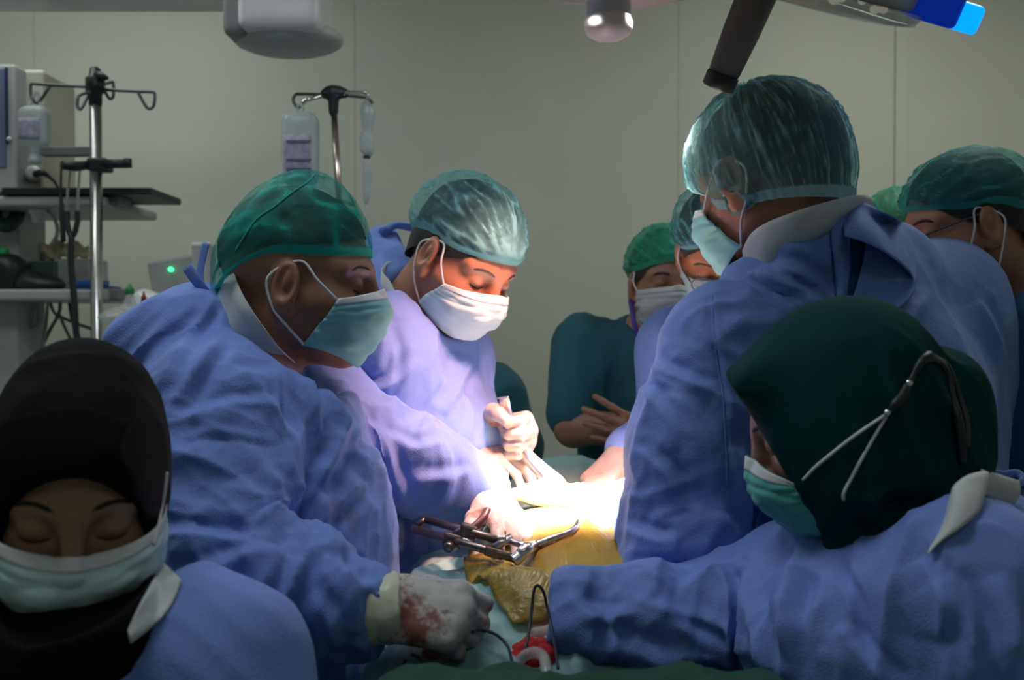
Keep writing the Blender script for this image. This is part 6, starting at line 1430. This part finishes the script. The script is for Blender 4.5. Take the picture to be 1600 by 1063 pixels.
    F = Field(); hand(F, at(925, 978, 1.25), nrm([-0.9, 0.15, 0.05]), nrm([0.1, -0.6, 0.8]), True, [(40, 40, 25), (48, 50, 30), (55, 55, 30), (60, 55, 30)], s=0.78)
    sdf_obj('glove', F, 0.0032, M_GLOVEP, root)
    lower_body(root, root.location[0], root.location[1], 3.0, M_SCRUBG, M_SHOE)
nurse_right()

# ================================================================== P9: nurse in black hijab, front left
def nurse_left():
    H = Head(at(124, 770, 1.00), (0.36, -1.0), 18, -2, 1.0); H.ears = False
    root = empty('person', floor_of(at(120, 1000, 0.98)), 'nurse in black hijab and white mask looking down in the left foreground', 'person')
    neck = at(140, 980, 0.98); build_body(root, H, neck, [at(40, 1110, 1.00), at(220, 1110, 1.00)], M_SKIN3, h=0.0034)
    for s in (-1, 1): brow_strip(root, H, 'eyebrow', s, M_BROW, z0=0.028, r=0.0026); lash_line(root, H, s, M_BROW)
    W = H.w; F = Field()
    F.ell(W((-0.013, 0, 0.038)), (0.115, 0.0855, 0.099), H.R, 0); F.ell(W((-0.06, 0, 0.078)), (0.066, 0.060, 0.060), H.R, 0.03)
    F.ell(W((0.012, 0, -0.012)), (0.100, 0.0850, 0.105), H.R, 0.02)
    F.chain([W((0.02, 0, -0.11)), at(130, 985, 0.91)], [0.066, 0.062], 0.04); F.cap(at(60, 985, 0.93), at(190, 975, 0.93), 0.04, 0.035, 0.04)
    F.subell(W((0.095, 0, -0.030)), (0.085, 0.0665, 0.092), H.R, 0.010)
    F.ell(W((0.028, 0, -0.118)), (0.066, 0.070, 0.042), H.R, 0.02); F.chain([W((0.03, 0, -0.125)), at(135, 1010, 0.95)], [0.052, 0.070], 0.03)
    hj = sdf_obj('hijab', F, 0.004, M_HIJB, root, folds([(at(120, 650, 0.95), 0.1, (1, 0, 0.0), 14, 2, 0.003)], 0.0012, 6, 6.0, 0.0003))
    mk, ends = mask_obj(root, H, (M_MPALE, M_MSTRIP), seed=11, side=(0.040, 0.080, 0.016, 0.022, 0.070, -0.066), drop=0.012, low=-0.016)
    on = caster(hj, mk)
    tube('ear_loop', [on(x, y, 0.0015) for x, y in ((240, 852), (247, 825), (253, 795), (258, 765), (261, 738))], 0.0016, M_LOOP, mk, n=6, res=5)
    tube('ear_loop', [ends[-1][0], W((0.03, -0.087, 0.012)), W((0.0, -0.091, 0.03))], 0.0016, M_LOOP, mk, n=6, res=5)
    F2 = Field()
    F2.cap(at(-40, 1057, 0.98), at(320, 1047, 0.98), 0.082, 0.085, 0.05); F2.chain([at(140, 1052, 1.00), at(140, 1300, 1.00)], [0.13, 0.15], 0.05)
    F2.cap(at(60, 1002, 1.02), at(240, 982, 1.02), 0.075, 0.075, 0.05)
    F2.chain([at(350, 1057, 0.98), at(400, 1300, 0.92)], [0.085, 0.08], 0.04); F2.chain([at(-70, 1062, 0.98), at(-110, 1300, 0.92)], [0.085, 0.08], 0.04)
    skirt(F2, at(140, 1300, 1.00), 0.2, 0.16)
    F2.subcap(at(130, 985, 0.96), W((0, 0, -0.06)), 0.092, 0.14, 0.01)
    g = gown_obj(root, F2, 0.0055, [(at(260, 1010, 0.91), 0.1, (0.7, 0, -0.5), 14, 2, 0.007), (at(120, 1040, 1.0), 0.12, (0.2, 0, 1), 13, 2, 0.006)], M_GOWN, 17.0)
    on2 = caster(g, hj)
    lo_ = [(205, 1006), (242, 976), (270, 940), (284, 906)]; up_ = [(200, 985), (222, 940), (240, 905), (256, 880)]
    grid_obj('inner_collar', np.array([[on2(*(crv2(lo_, u) * (1 - v) + crv2(up_, u) * v), 0.006 + 0.002 * math.sin(v * 4 + u * 6)) for u in np.linspace(0, 1, 24)] for v in np.linspace(0, 1, 10)]), M_LINER, root, thick=0.0015)
    lower_body(root, root.location[0], root.location[1], -1.57, M_SCRUBG, M_SHOE)
nurse_left()
